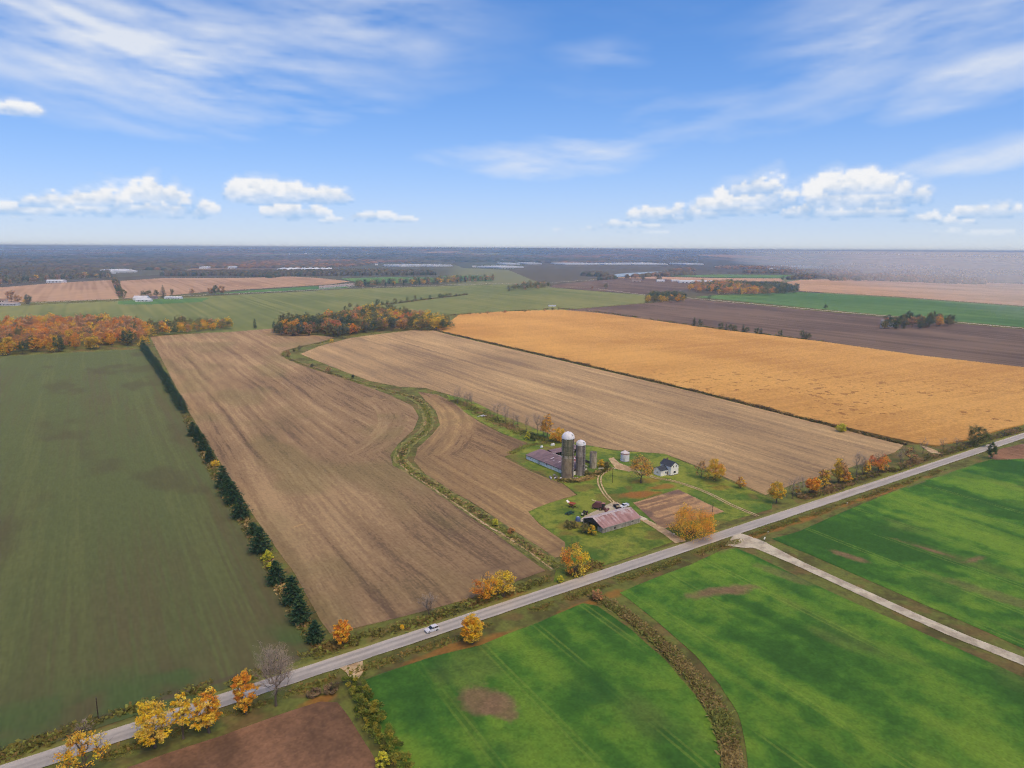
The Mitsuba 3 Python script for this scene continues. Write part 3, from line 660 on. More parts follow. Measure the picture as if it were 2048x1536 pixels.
def skeleton(rng, tips, trunk_h, lean, r_tip=.03):
    """Trunk and limbs that reach every tip: (p0, p1, r0, r1)."""
    nodes = [np.zeros(3)]
    parent = [-1]
    k = max(3, int(trunk_h / 1.2))
    for i in range(1, k + 1):
        nodes.append(np.array([lean[0], lean[1], 0]) * (i / k) ** 2 + [0, 0, trunk_h * i / k] + rng.normal(size=3) * [.08, .08, 0])
        parent.append(i - 1)
    for t in tips[np.argsort(np.linalg.norm(tips - nodes[-1] * [1, 1, .7], axis=1))]:
        N = np.array(nodes)
        d = np.linalg.norm(N - t, axis=1) + 2.2 * np.maximum(N[:, 2] - t[2] + .35 * np.hypot(*(N[:, :2] - t[:2]).T), 0) + 9 * (N[:, 2] < trunk_h * .22)
        j = int(np.argmin(d))
        a = N[j]
        for s in (.34, .68, 1.0):
            q = a + (t - a) * s + [0, 0, -.10 * np.linalg.norm(t - a) * s * (1 - s) * 2] + rng.normal(size=3) * .05 * np.linalg.norm(t - a) * (s < 1)
            nodes.append(q)
            parent.append(j)
            j = len(nodes) - 1
    N, parent = np.array(nodes), np.array(parent)
    load = np.full(len(N), 1e-9)
    kids = np.zeros(len(N), int)
    np.add.at(kids, parent[1:], 1)
    load[kids == 0] = r_tip ** 2.3
    for i in range(len(N) - 1, 0, -1):
        load[parent[i]] += load[i]
    r = load ** (1 / 2.3)
    i = np.arange(1, len(N))
    r0 = np.minimum(r[parent[i]], r[i] * 1.5)
    r0[0] *= 1.5
    return N[parent[i]], N[i], r0, r[i], N


def crown_tips(rng, n, w, h, z0, squash=1.0, hollow=.45):
    d = rng.normal(size=(n, 3))
    d /= np.linalg.norm(d, axis=1, keepdims=True)
    s = rng.integers(0, 9999)
    rad = hollow + (1 - hollow) * rng.random(n) ** .6
    lobes = .66 + .62 * meshkit.noise(d * 1.5 + s) - .12 + .16 * rng.random(n)
    p = d * (rad * lobes)[:, None] * [w / 2, w / 2, h / 2]
    p[:, :2] *= (1 - .22 * np.clip(p[:, 2:] / (h / 2), -1, 1)) * squash
    return p + [0, 0, z0 + h / 2]


PALETTE = {
    'yellow': [C(250, 214, 70), C(250, 220, 96), C(246, 204, 60), C(248, 214, 110)],
    'amber': [C(250, 196, 66), C(244, 182, 62), C(250, 206, 84), C(234, 172, 72)],
    'orange': [C(250, 176, 76), C(244, 162, 72), C(250, 190, 84), C(230, 154, 82)],
    'faded': [C(222, 178, 112), C(208, 162, 108), C(230, 188, 110), C(198, 158, 122)],
    'gold_green': [C(240, 202, 76), C(226, 192, 76), C(244, 206, 80), C(204, 184, 80)],
    'red': [C(236, 148, 96), C(228, 136, 94), C(232, 162, 104), C(208, 142, 110)],
    'russet': [C(208, 164, 116), C(196, 152, 110), C(220, 176, 118), C(182, 146, 112)],
    'rust': [C(224, 166, 98), C(214, 156, 94), C(236, 180, 106), C(202, 152, 100)],
    'olive': [C(146, 144, 90), C(130, 132, 84), C(162, 152, 92), C(138, 130, 88)],
    'green': [C(96, 118, 76), C(88, 108, 72), C(110, 126, 80), C(100, 114, 82)],
    'grey_green': [C(114, 128, 106), C(102, 118, 98), C(124, 136, 110), C(108, 120, 100)],
    'lime': [C(222, 216, 76), C(238, 228, 88), C(196, 196, 78), C(210, 210, 94)],
    'brush': [C(156, 134, 104), C(138, 118, 96), C(130, 122, 86), C(166, 142, 110)],
    'bare': [C(136, 120, 108), C(118, 104, 94), C(148, 132, 116), C(126, 110, 98)],
}


def broadleaf(rng, h, w, palette, leaf=.42, clumps=90, per=34, crown_base=.18, bare=0.0, second=None, side=(1, 0), squash=1.0, top_bare=False):
    """(trunk mesh, leaf mesh, leaf colours)."""
    z0 = h * crown_base
    tips = crown_tips(rng, clumps, w * .86, (h - z0) * .93, z0, squash)
    p0, p1, r0, r1, _ = skeleton(rng, tips, z0 + (h - z0) * .42, rng.normal(size=2) * .03 * h, .030 + .0016 * h)
    wood = [(p0, p1, r0, r1)]
    tw = max(1, int(2 + 6 * bare))
    a = np.repeat(tips, tw, 0)
    out = a - [0, 0, z0 + (h - z0) * .3]
    out /= np.linalg.norm(out, axis=1, keepdims=True)
    b = a + (out + rng.normal(size=a.shape) * .55 + [0, 0, .25]) * h * .075
    wood.append((a, b, np.full(len(a), .035), np.full(len(a), .014)))
    trunk = [tubes(*q, n=6 if k == 0 else 3) for k, q in enumerate(wood)]
    trunk = join([(v, f, np.zeros(3)) for v, f in trunk])[0]
    pal = np.array(PALETTE[palette])
    cc = pal[rng.integers(0, len(pal), len(tips))]
    if second:
        pal2 = np.array(PALETTE[second])
        s = (tips[:, 0] * side[0] + tips[:, 1] * side[1]) / w * 2 + rng.normal(size=len(tips)) * .35
        cc = np.where((s > .1)[:, None], pal2[rng.integers(0, len(pal2), len(tips))], cc)
    keep = rng.random(len(tips)) > bare
    if top_bare:
        keep &= rng.random(len(tips)) > np.clip((tips[:, 2] - z0) / (h - z0) * 1.9 - .75, 0, .93)
    v, f, c = leaves_mesh(rng, tips[keep], rng.uniform(.08, .13, keep.sum()) * w, per, leaf, cc[keep])
    low = v[:, 2] < .25
    v[low, 2] = .25
    return trunk, (v, f), c


def bare_tree(rng, h, w, clumps=80, tw=9):
    z0 = h * .2
    tips = crown_tips(rng, clumps, w, h - z0, z0, 1.0, .3)
    p0, p1, r0, r1, _ = skeleton(rng, tips, z0 + (h - z0) * .5, rng.normal(size=2) * .03 * h, .046)
    trunk = tubes(p0, p1, r0, r1, 6)
    tw = max(3, int(tw * .6))
    a = np.repeat(tips, tw, 0)
    out = a - [0, 0, z0]
    out /= np.linalg.norm(out, axis=1, keepdims=True)
    b = a + (out + rng.normal(size=a.shape) * .6 + [0, 0, .3]) * h * .07
    a2 = np.repeat(b, 2, 0)
    b2 = a2 + (np.repeat(out, 2, 0) + rng.normal(size=a2.shape) * .8) * h * .04
    t1, t2 = tubes(a, b, np.full(len(a), .032), np.full(len(a), .02), 3), tubes(a2, b2, np.full(len(a2), .02), np.full(len(a2), .012), 3)
    tw_, col = join([(t1[0], t1[1], np.array(C(164, 148, 134))), (t2[0], t2[1], np.array(C(176, 160, 146)))])
    return trunk, tw_, col


def conifer(rng, h, w, dense=1.0):
    """(trunk, needles, colours): whorls of drooping boughs on a straight trunk."""
    P0, P1, cs = [], [], []
    levels = int(9 + h * .9)
    for i in range(levels):
        t = (i + rng.uniform(0, .5)) / levels
        z = h * (.07 + .91 * t)
        reach = w / 2 * (1 - t) ** .56 * rng.uniform(.82, 1.14) * min(1.0, .66 + t * 2.4)
        nb = max(4, int(10 * (1 - t * .6)))
        for a in np.arange(nb) * 2 * math.pi / nb + rng.uniform(0, 6):
            L = reach * rng.uniform(.72, 1.12)
            P0.append([0, 0, z])
            P1.append([L * math.cos(a), L * math.sin(a), z + L * rng.uniform(-.18, .22)])
    P0, P1 = np.array(P0), np.array(P1)
    v0, f0 = tubes(np.array([[0, 0, 0], [0, 0, h * .5]]), np.array([[0, 0, h * .5], [0, 0, h]]), [.022 * h, .013 * h], [.013 * h, .01], 6)
    v1, f1 = tubes(P0, P1, np.full(len(P0), .05), np.full(len(P0), .02), 3)
    trunk = join([(v0, f0, np.zeros(3)), (v1, f1, np.zeros(3))])[0]
    per = int(16 * dense)
    n = len(P0) * per
    k = np.repeat(np.arange(len(P0)), per)
    s = rng.uniform(.22, 1.06, (n, 1))
    p = P0[k] + (P1 - P0)[k] * s
    L = np.linalg.norm((P1 - P0)[k], axis=1, keepdims=True)
    ax = (P1 - P0)[k] / (L + 1e-9)
    lat = np.cross(ax, [0, 0, 1.0]) * rng.choice([-1, 1], (n, 1))
    p = p + lat * rng.uniform(0, .2, (n, 1)) * L * (1.15 - s) + rng.normal(size=(n, 3)) * .06
    d = ax * .6 + lat * .5 + rng.normal(size=(n, 3)) * .35 + [0, 0, .1]
    d /= np.linalg.norm(d, axis=1, keepdims=True)
    q = np.cross(d, rng.normal(size=(n, 3)) * .5 + [0, 0, 1])
    q /= np.linalg.norm(q, axis=1, keepdims=True) + 1e-9
    sz = .50 * rng.uniform(.6, 1.3, (n, 1)) * (h / 9) ** .5
    v = np.stack([p - d * sz * .5, p + q * sz * .30, p + d * sz * .75, p - q * sz * .30], 1).reshape(-1, 3)
    f = (np.array([[0, 1, 2], [0, 2, 3]])[None] + (np.arange(n) * 4)[:, None, None]).reshape(-1, 3)
    pal = np.array([C(74, 104, 74), C(60, 92, 68), C(86, 114, 78), C(66, 98, 80)])
    c = pal[rng.integers(0, 4, len(P0))][k] * rng.uniform(.75, 1.25, (n, 1))
    return trunk, (v, f), np.repeat(c, 4, 0)


def place(x, y, rz=0.0, s=1.0, sz=None, z=0.0):
    return T().translate([x, y, z]).rotate([0, 0, 1], math.degrees(rz)).scale([s, s, s if sz is None else sz])


def tree(name, label, cat_, x, y, h, w, seed, kind='leafy', group=None, **kw):
    rng = np.random.default_rng(seed)
    if kind == 'leafy':
        trunk, lv, col = broadleaf(rng, h, w, **kw)
    elif kind == 'bare':
        trunk, lv, col = bare_tree(rng, h, w, **kw)
    else:
        trunk, lv, col = conifer(rng, h, w, **kw)
    t = thing(name, label, cat_, group)
    at = place(x, y)
    obj('trunk', trunk, 'bark', t, to_world=at)
    if kind == 'bare':
        obj('twigs', lv, 'rough_tinted', t, color=col, to_world=at)
    else:
        obj('crown', lv, 'leaf' if kind == 'leafy' else 'needle', t, color=col, to_world=at)
    return t


# trees along the road, lower left
tree('maple_tree', 'sparse pale orange tree at the bottom left corner beside the road', 'tree', -97.3, 143.3, 13.4, 10.6, 101, palette='amber', second='yellow', side=(.5, -.8), clumps=70, per=30, bare=.35, crown_base=.12)
tree('maple_tree', 'large yellow tree, second from the left along the road at lower left', 'tree', -86.4, 153.4, 13.8, 9.3, 102, palette='yellow', clumps=110, per=34, bare=.12, crown_base=.08)
tree('maple_tree', 'thin yellow tree with a bare pale trunk between two fuller road trees', 'tree', -81.0, 156.7, 12.4, 6.7, 103, palette='yellow', clumps=60, per=30, bare=.25, crown_base=.34)
tree('maple_tree', 'full amber tree, fourth from the left along the road at lower left', 'tree', -75.6, 159.0, 13.6, 7.8, 104, palette='amber', second='yellow', side=(0, -1), clumps=110, per=34, bare=.05, crown_base=.12)
tree('maple_tree', 'tall narrow orange tree next to the bare tree by the road', 'tree', -69.1, 166.4, 13.3, 7.3, 105, palette='amber', second='orange', side=(-.3, .9), clumps=90, per=34, bare=.15, crown_base=.12)
tree('bare_tree', 'large leafless grey tree overhanging the road at lower left', 'tree', -62.3, 169.8, 15.9, 9.8, 106, 'bare', clumps=110, tw=12)
tree('bare_tree', 'small leafless shrub across the road from the bottom left tree', 'shrub', -106.7, 158.3, 3.5, 3.8, 107, 'bare', clumps=40, tw=9)
# along the north verge
tree('maple_tree', 'small orange tree at the near end of the evergreen row', 'tree', -51.3, 199.0, 9.3, 6.7, 110, palette='orange', second='amber', side=(0, -1), clumps=85, per=32, bare=.05, crown_base=.1)
tree('bare_tree', 'small leafless tree in the verge above the car', 'tree', -27.1, 217.4, 7.9, 6.0, 111, 'bare', clumps=55, tw=9)
tree('maple_tree', 'orange and yellow tree, left one of the pair beside the stubble field corner', 'tree', -8.6, 228.9, 10.1, 10.8, 112, palette='amber', second='orange', side=(-1, .2), clumps=90, per=32, bare=.12, crown_base=.1, top_bare=True)
tree('maple_tree', 'yellow tree with bare twigs, right one of the pair beside the stubble field corner', 'tree', -2.4, 230.8, 10.5, 10.5, 113, palette='yellow', clumps=85, per=30, bare=.25, crown_base=.14)
tree('maple_tree', 'round golden tree standing between the road and the bright green field', 'tree', -11.7, 200.6, 10.4, 7.7, 114, palette='amber', second='yellow', side=(.5, -.5), clumps=120, per=36, bare=0, crown_base=.06)
tree('maple_tree', 'orange and yellow tree with a thin bare top beside the ditch end', 'tree', 24.0, 247.4, 15.5, 13.1, 115, palette='yellow', second='orange', side=(-1, 0), clumps=110, per=36, bare=.08, crown_base=.06, top_bare=True)
tree('maple_tree', 'broad amber tree on the grass between the garden plot and the road', 'tree', 77.3, 284.8, 13.4, 23.8, 116, palette='amber', second='orange', side=(.7, .6), clumps=170, per=36, bare=.04, crown_base=.06)
# farmyard
tree('maple_tree', 'thinning orange tree with dark limbs left of the white house', 'tree', 67.7, 355.4, 16.5, 14.6, 117, palette='faded', second='amber', side=(.3, -.6), clumps=110, per=26, bare=.22, crown_base=.2)
tree('maple_tree', 'golden green tree on the lawn right of the white house', 'tree', 107.5, 359.4, 12.6, 13.2, 118, palette='gold_green', second='amber', side=(.8, .4), clumps=120, per=36, bare=.03, crown_base=.08)
tree('maple_tree', 'thin faded tree just left of the golden green lawn tree', 'tree', 101.4, 364.3, 10.8, 7.0, 119, palette='faded', clumps=50, per=18, bare=.45, crown_base=.15)
tree('maple_tree', 'small amber tree at the lawn edge beside the straw field', 'tree', 117.3, 347.6, 6.9, 5.6, 120, palette='faded', second='amber', side=(1, 0), clumps=55, per=24, bare=.1, crown_base=.1)
# road trees on the right
for k, (lab, X, Y, h, w, kind, kw) in enumerate((
        ('golden tree at the left end of the road tree row beside the house drive', 127.8, 326.0, 12.6, 8.7, 'leafy', dict(palette='gold_green', second='amber', side=(0, 1), clumps=90, per=30, bare=.08)),
        ('leafless tree next to the golden tree at the left end of the road row', 138.0, 332.5, 11.0, 6.4, 'bare', dict(clumps=45, tw=7)),
        ('dark leaning leafless tree, fourth from the left in the road row', 142.6, 335.4, 10.6, 6.4, 'bare', dict(clumps=45, tw=7)),
        ('small yellow bush tree between the two leafless trees of the road row', 142.3, 338.3, 5.7, 4.0, 'leafy', dict(palette='gold_green', clumps=35, per=22, bare=.1)),
        ('rounded orange tree in the middle of the road row', 150.8, 338.5, 10.4, 9.0, 'leafy', dict(palette='orange', second='amber', side=(.8, -.6), clumps=80, per=28, bare=.15)),
        ('thin yellow tree right of the rounded orange one in the road row', 159.7, 346.9, 11.4, 8.7, 'leafy', dict(palette='faded', second='gold_green', side=(0, -1), clumps=80, per=24, bare=.25)),
        ('tallest olive gold tree of the road row', 171.1, 355.7, 15.5, 9.4, 'leafy', dict(palette='gold_green', second='faded', side=(1, 0), clumps=110, per=26, bare=.18, crown_base=.12)),
        ('low orange tree at the foot of the tallest road row tree', 175.0, 355.8, 8.2, 6.8, 'leafy', dict(palette='faded', second='amber', side=(0, -1), clumps=60, per=28, bare=.05, crown_base=.08)),
        ('thin leafless tree between the tallest tree and the yellow one', 186.1, 367.6, 13.7, 6.5, 'bare', dict(clumps=50, tw=8)),
        ('narrow yellow tree left of the red maple', 192.4, 369.4, 10.1, 5.4, 'leafy', dict(palette='amber', second='yellow', side=(0, -1), clumps=60, per=28, bare=.1)),
        ('second leafless tree just left of the narrow yellow one', 189.5, 368.5, 12.9, 4.9, 'bare', dict(clumps=35, tw=7)),
        ('red maple with a bare purplish top in the road row', 203.0, 377.5, 11.5, 12.7, 'leafy', dict(palette='red', second='orange', side=(0, -1), clumps=100, per=28, bare=.12, top_bare=True)),
        ('leafless tree right of the red maple', 224.5, 394.8, 8.4, 5.2, 'bare', dict(clumps=35, tw=7)),
        ('half bare brownish tree near the right end of the road row', 230.0, 394.9, 9.6, 7.5, 'leafy', dict(palette='faded', second='russet', side=(0, 1), clumps=60, per=16, bare=.5)),
        ('small leafless tree at the corner of the golden crop', 248.1, 413.6, 9.7, 5.4, 'bare', dict(clumps=35, tw=6)),
        ('small leafless tree at the field entrance by the golden crop', 264.9, 421.6, 7.6, 5.5, 'bare', dict(clumps=35, tw=6)),
        ('leafless small tree in the road verge before the dark bush', 274.4, 424.0, 7.7, 4.3, 'bare', dict(clumps=30, tw=6)),
        ('wide dark olive bush above the road at the right', 292.2, 431.2, 14.5, 14.4, 'leafy', dict(palette='olive', second='green', side=(1, 0), clumps=110, per=32, bare=.05, crown_base=.02)),
        ('small dark green tree on the near side of the road at the right', 282.0, 402.9, 11.6, 7.1, 'leafy', dict(palette='green', second='olive', side=(0, 1), clumps=60, per=28, bare=.05, crown_base=.15)),
        ('bright yellow bush on the edge of the golden crop', 222.2, 464.2, 6.2, 8.1, 'leafy', dict(palette='lime', clumps=55, per=32, bare=0, crown_base=.02)))):
    tree('bare_tree' if kind == 'bare' else 'roadside_tree', lab, 'tree' if 'bush' not in lab else 'bush', X, Y, h, w, 140 + k, kind, **{'leaf': .5, **kw} if kind == 'leafy' else kw)
# lane of bare trees above the farm
for k, (lab, X, Y, h, w, kind, kw) in enumerate((
        ('leafless tree at the far left end of the farm lane', -42.6, 544.6, 12.8, 8.6, 'bare', dict(clumps=50, tw=8)),
        ('second leafless tree from the far end of the farm lane', -34.7, 537.6, 10.7, 7.7, 'bare', dict(clumps=45, tw=7)),
        ('third leafless tree from the far end of the farm lane', -31.3, 532.4, 11.0, 5.4, 'bare', dict(clumps=35, tw=7)),
        ('leafless tree just past the white scrap in the farm lane', -10.2, 495.5, 12.1, 7.9, 'bare', dict(clumps=50, tw=8)),
        ('thin leafless tree fifth along the farm lane', -4.3, 479.4, 13.1, 5.6, 'bare', dict(clumps=40, tw=7)),
        ('thin leafless tree sixth along the farm lane', 0.9, 471.1, 10.9, 4.8, 'bare', dict(clumps=32, tw=6)),
        ('thin leafless tree seventh along the farm lane', 3.9, 469.8, 9.8, 4.4, 'bare', dict(clumps=32, tw=6)),
        ('thin leafless tree eighth along the farm lane', 9.8, 457.9, 10.9, 4.6, 'bare', dict(clumps=32, tw=6)),
        ('tall dark leafless tree nearest the barn in the farm lane', 16.8, 449.1, 16.4, 7.8, 'bare', dict(clumps=55, tw=8)),
        ('tall thin orange tree behind the barn', 23.1, 444.2, 17.2, 8.4, 'leafy', dict(palette='faded', second='amber', side=(0, -1), clumps=70, per=26, bare=.2)),
        ('second thin orange tree behind the barn', 20.7, 449.2, 11.4, 5.2, 'leafy', dict(palette='amber', second='faded', side=(0, 1), clumps=50, per=22, bare=.2)),
        ('full amber tree behind the tall silo', 29.6, 434.7, 10.1, 12.6, 'leafy', dict(palette='amber', second='gold_green', side=(1, 0), clumps=100, per=32, bare=.05, crown_base=.04)),
        ('small bright yellow bush above the barn', 10.4, 439.1, 6.3, 4.5, 'leafy', dict(palette='lime', clumps=30, per=26, bare=.1, crown_base=.02)),
        ('small dark green bush above the barn', 13.5, 436.7, 6.5, 5.1, 'leafy', dict(palette='green', clumps=35, per=28, bare=0, crown_base=.02)))):
    tree('bare_tree' if kind == 'bare' else 'lane_tree', lab, 'bush' if 'bush' in lab else 'tree', X, Y, h, w, 180 + k, kind, **{'leaf': .5, **kw} if kind == 'leafy' else kw)
# bushes about the yard, ditch and fields
for k, (lab, X, Y, h, w, pal, bare) in enumerate((
        ('olive bush against the open end of the long shed', 31.8, 288.4, 4.5, 6.5, 'olive', .1),
        ('yellowish bush at the corner of the long shed', 34.5, 286.3, 5.0, 4.3, 'gold_green', .1),
        ('low scrubby bush left of the long shed', 26.2, 293.9, 3.7, 7.0, 'olive', .2),
        ('yellow green bush beside the roofless silo', 50.7, 382.8, 4.9, 6.2, 'gold_green', .1),
        ('low green bush at the foot of the roofless silo', 53.3, 381.0, 4.1, 5.0, 'olive', .1),
        ('scrubby bush at the foot of the tall silos', 41.1, 368.3, 2.8, 7.0, 'olive', .25),
        ('pale lime bush in the middle of the ditch', -6.9, 295.6, 3.7, 3.3, 'lime', .05),
        ('lime green bush in the verge by the ditch end', 18.2, 242.1, 2.9, 2.9, 'lime', .1),
        ('brown bush beside the water in the ditch', -0.0, 287.9, 2.7, 3.9, 'faded', .3),
        ('small yellow bush in the verge left of the car', -34.7, 208.8, 1.6, 1.4, 'yellow', .05),
        ('yellow bush in the evergreen row, far one of two', -164.4, 378.6, 4.6, 5.5, 'yellow', .05),
        ('yellow bush in the evergreen row, near one of two', -94.7, 258.8, 4.6, 5.1, 'lime', .05),
        ('small yellow bush beside the second of the near evergreens', -90.9, 250.9, 3.6, 3.0, 'lime', .1),
        ('tan bush at the foot of the evergreen row halfway along', -169.0, 386.9, 3.8, 4.5, 'faded', .2),
        ('dark bush at the bend of the ditch', -249.3, 782.2, 9.5, 7.2, 'russet', .15),
        ('small dark bush behind the bend of the ditch', -254.3, 820.9, 5.9, 4.7, 'olive', .1),
        ('upright small bush near the bend of the ditch', -251.6, 833.4, 7.2, 4.1, 'olive', .1),
        ('small grey green bush along the far ditch', -203.4, 712.8, 4.1, 4.1, 'grey_green', .1),
        ('brownish bush along the far ditch', -180.7, 689.7, 5.5, 6.9, 'russet', .2),
        ('grey green bush near the middle of the far ditch', -148.4, 652.4, 4.3, 4.2, 'grey_green', .1),
        ('bright yellow bush where the ditch meets the wood', -231.0, 902.3, 5.8, 6.4, 'yellow', 0),
        ('brown bush at the end of the curved hedge by the road', 30.2, 229.0, 3.8, 5.2, 'russet', .2),
        ('dull brown bush by the road near the field entrance', -49.2, 176.0, 2.7, 5.5, 'brush', .3),
        ('second dull brown bush left of the field entrance', -53.4, 174.2, 2.3, 4.6, 'brush', .35),
        ('bright yellow bush in the near hedge at the bottom edge', -29.9, 147.4, 4.3, 4.0, 'lime', .1))):
    tree('bush', lab, 'bush', X, Y, h, w, 220 + k, clumps=48, per=30, palette=pal, bare=bare, crown_base=.02, leaf=.4)

# evergreen row
EVER = [(-205.6, 444.0, 9.6, 8.4), (-196.1, 429.7, 10.9, 6.9), (-184.2, 409.9, 11.1, 8.4), (-170.3, 385.9, 9.6, 7.3), (-145.8, 343.7, 12.1, 9.1), (-138.9, 332.0, 10.7, 8.8), (-132.0, 321.0, 11.4, 9.0), (-121.8, 303.3, 10.9, 9.5), (-109.3, 284.1, 5.8, 6.8), (-100.0, 266.1, 11.4, 9.2), (-85.1, 239.6, 9.3, 8.0), (-74.7, 224.9, 10.8, 7.9), (-68.3, 212.4, 9.8, 8.1), (-60.3, 200.6, 7.7, 6.5)]
EVER_WORDS = ['first single evergreen below the close planted row', 'second single evergreen below the close planted row', 'evergreen standing alone just above the tan bush in the field row', 'low rounded evergreen just above the far yellow bush', 'topmost of the four tall evergreens in the middle of the field row',
              'second of the four tall evergreens in the middle of the field row', 'third of the four tall evergreens in the middle of the field row', 'lowest and widest of the four tall evergreens in the middle of the field row', 'small evergreen of the pair above the near yellow bush',
              'larger evergreen of the pair above the near yellow bush', 'rounded evergreen just below the near yellow bush', 'tall pointed evergreen, third from the near end of the field row', 'broad evergreen, second from the near end of the field row', '']
for k, (X, Y, h, w) in enumerate(EVER):
    n = len(EVER)
    lab = ('nearest evergreen of the row, next to the small orange tree' if k == n - 1 else EVER_WORDS[k])
    tree('evergreen_tree', lab, 'tree', X, Y, h, w * 1.12, 300 + k, 'conifer', group='evergreens of the field row', dense=2.4)
far_row = curve([(-435.0, 829.9), (-400.2, 772.5), (-337.1, 670.1), (-279.2, 572.5), (-241.3, 508.3)], 9.5)
protos = []
for k in range(5):
    rng = np.random.default_rng(340 + k)
    protos.append(conifer(rng, 10.0, 8.0, .8))
rng = np.random.default_rng(345)
for k, (X, Y) in enumerate(far_row):
    trunk, lv, col = protos[k % 5]
    t = thing('evergreen_tree', 'dark evergreen in the close planted far part of the row', 'tree', 'close planted evergreens')
    at = place(X + rng.normal() * .6, Y, rng.uniform(0, 6), rng.uniform(.95, 1.25))
    obj('trunk', trunk, 'bark', t, to_world=at)
    obj('crown', lv, 'needle', t, color=col, to_world=at)


# wood trees: crowns and trunks in one mesh, a few shapes of each colour
def wood_proto(seed, palette, h=15.0, w=13.0, second=None):
    r = np.random.default_rng(seed)
    trunk, lv, col = broadleaf(r, h, w, palette, leaf=1.05, clumps=52, per=11, crown_base=.12, bare=.02, second=second, side=(0, 1))
    (v, f), c = join([(trunk[0], trunk[1], np.array(C(84, 74, 66))), (lv[0], lv[1], col)])
    return mikit.ply((v, f), 'leaf', color=c)


WOOD = {k: [wood_proto(400 + 10 * i + s, k) for s in range(3)] for i, k in enumerate(('russet', 'rust', 'orange', 'amber', 'gold_green', 'olive', 'green', 'grey_green', 'red'))}
CON = []
for k in range(3):
    r = np.random.default_rng(490 + k)
    trunk, lv, col = conifer(r, 12.0, 7.0, .5)
    (v, f), c = join([(trunk[0], trunk[1], np.array(C(70, 62, 54))), (lv[0], lv[1], col)])
    CON.append(mikit.ply((v, f), 'needle', color=c))
LIGHT_WOOD = {}
for i, k_ in enumerate(list(WOOD) + ['conifer']):                     # lighter shapes for the trees deep in a wood
    r = np.random.default_rng(1400 + i)
    z_ = crown_tips(r, 34, 11.5, 12.5, 2.0) if k_ != 'conifer' else np.c_[r.normal(size=(34, 2)) * 1.1, r.uniform(1, 11.5, 34)]
    LIGHT_WOOD[k_] = leaves_mesh(r, z_, np.full(34, 1.9 if k_ != 'conifer' else 1.3), 5, 1.65, np.array(PALETTE[k_] if k_ != 'conifer' else [C(54, 84, 62)] * 4)[r.integers(0, 4, 34)])
WORD = {'russet': 'brown russet', 'rust': 'rust orange', 'orange': 'bright orange', 'amber': 'amber', 'gold_green': 'yellow', 'olive': 'olive', 'green': 'dark green', 'grey_green': 'grey green', 'red': 'red orange', 'conifer': 'dark evergreen'}


REST = {}


def massed(x, y, where):
    """Trees deep in a wood or far off, past the nearest few hundred, are joined into one mass for each wood."""
    return ('wood' in where or 'round' in where) and y > LIMIT.get(where, 700) or 'belt' in where and 'thin' not in where or 'copse' in where and 'round' not in where


def wood_tree(x, y, kind, rng, where, size=1.0, name='wood_tree', label=None):
    which = int(rng.integers(0, 3))
    d = (CON if kind == 'conifer' else WOOD[kind])[which]
    s = size * rng.uniform(.8, 1.2)
    M = place(x, y, rng.uniform(0, 6.28), s, s * rng.uniform(.85, 1.15), float(gz(np.float64(x), np.float64(y))) - .1)
    if not label and massed(x, y, where):
        REST.setdefault(where, []).append((kind, which, np.array(M.matrix, float)))
        return
    key = numbered(name)
    scene[key] = {**d, 'to_world': M}
    tag(key, label or f'{WORD[kind]} tree in {where}', 'tree', None if label else f'{WORD[kind]} trees in {where}')


def wood(pts, spacing, where, pick, seed, size=1.0):
    rng = np.random.default_rng(seed)
    pg = Polygon(pts)
    x0, y0, x1, y1 = pg.bounds
    for i, yy in enumerate(np.arange(y0, y1, spacing * .87)):
        for xx in np.arange(x0, x1, spacing):
            x, y = xx + (i % 2) * spacing / 2 + rng.normal() * spacing * .2, yy + rng.normal() * spacing * .2
            if pg.contains(Point(x, y)):
                edge = pg.exterior.distance(Point(x, y))
                wood_tree(x, y, pick(x, y, edge, rng), rng, where, size)


def choose(rng, table):
    ks, ws = zip(*table.items())
    return ks[int(rng.choice(len(ks), p=np.array(ws) / sum(ws)))]


def pick_left(x, y, edge, rng):
    if y < 880 + .25 * (x + 420) * 0 and edge < 16:
        return choose(rng, dict(gold_green=3, amber=2, olive=2.5, green=1, russet=1.2))
    return choose(rng, dict(russet=4, rust=4, orange=1.4, amber=.9, olive=.9, green=.25, gold_green=.3))


LIMIT = {'the big wood at the left edge': 880, 'the mixed wood in the middle': 1050, 'the small round copse beyond the golden crop': 1700}
wood([(-582.4, 754.7), (-566.0, 777.0), (-520.2, 809.8), (-457.0, 873.1), (-493.7, 963.4), (-548.4, 1066.6), (-651.2, 1134.2), (-720.2, 1092.5), (-791.3, 1033.3)], 14.5, 'the big wood at the left edge', pick_left, 501, 1.14)
wood([(-488.1, 941.6), (-453.0, 994.5), (-415.7, 1046.7), (-441.4, 1100.8), (-495.9, 1090.6), (-545.4, 1066.7)], 12.5, 'the thin belt right of the big left wood', lambda x, y, e, r: choose(r, dict(gold_green=1.6, amber=1.4, olive=2.4, russet=1.6, green=1.0, rust=.8)), 502, .95)


def pick_mid(x, y, edge, rng):
    if x < -300:
        return choose(rng, dict(green=2, olive=2, conifer=1.2, amber=.4))
    if x > -150:
        return choose(rng, dict(gold_green=2.6, olive=1.8, green=1.0, amber=.8))
    return choose(rng, dict(olive=2.6, green=1.6, red=.8, orange=.7, gold_green=1.1, russet=.8, grey_green=.8))


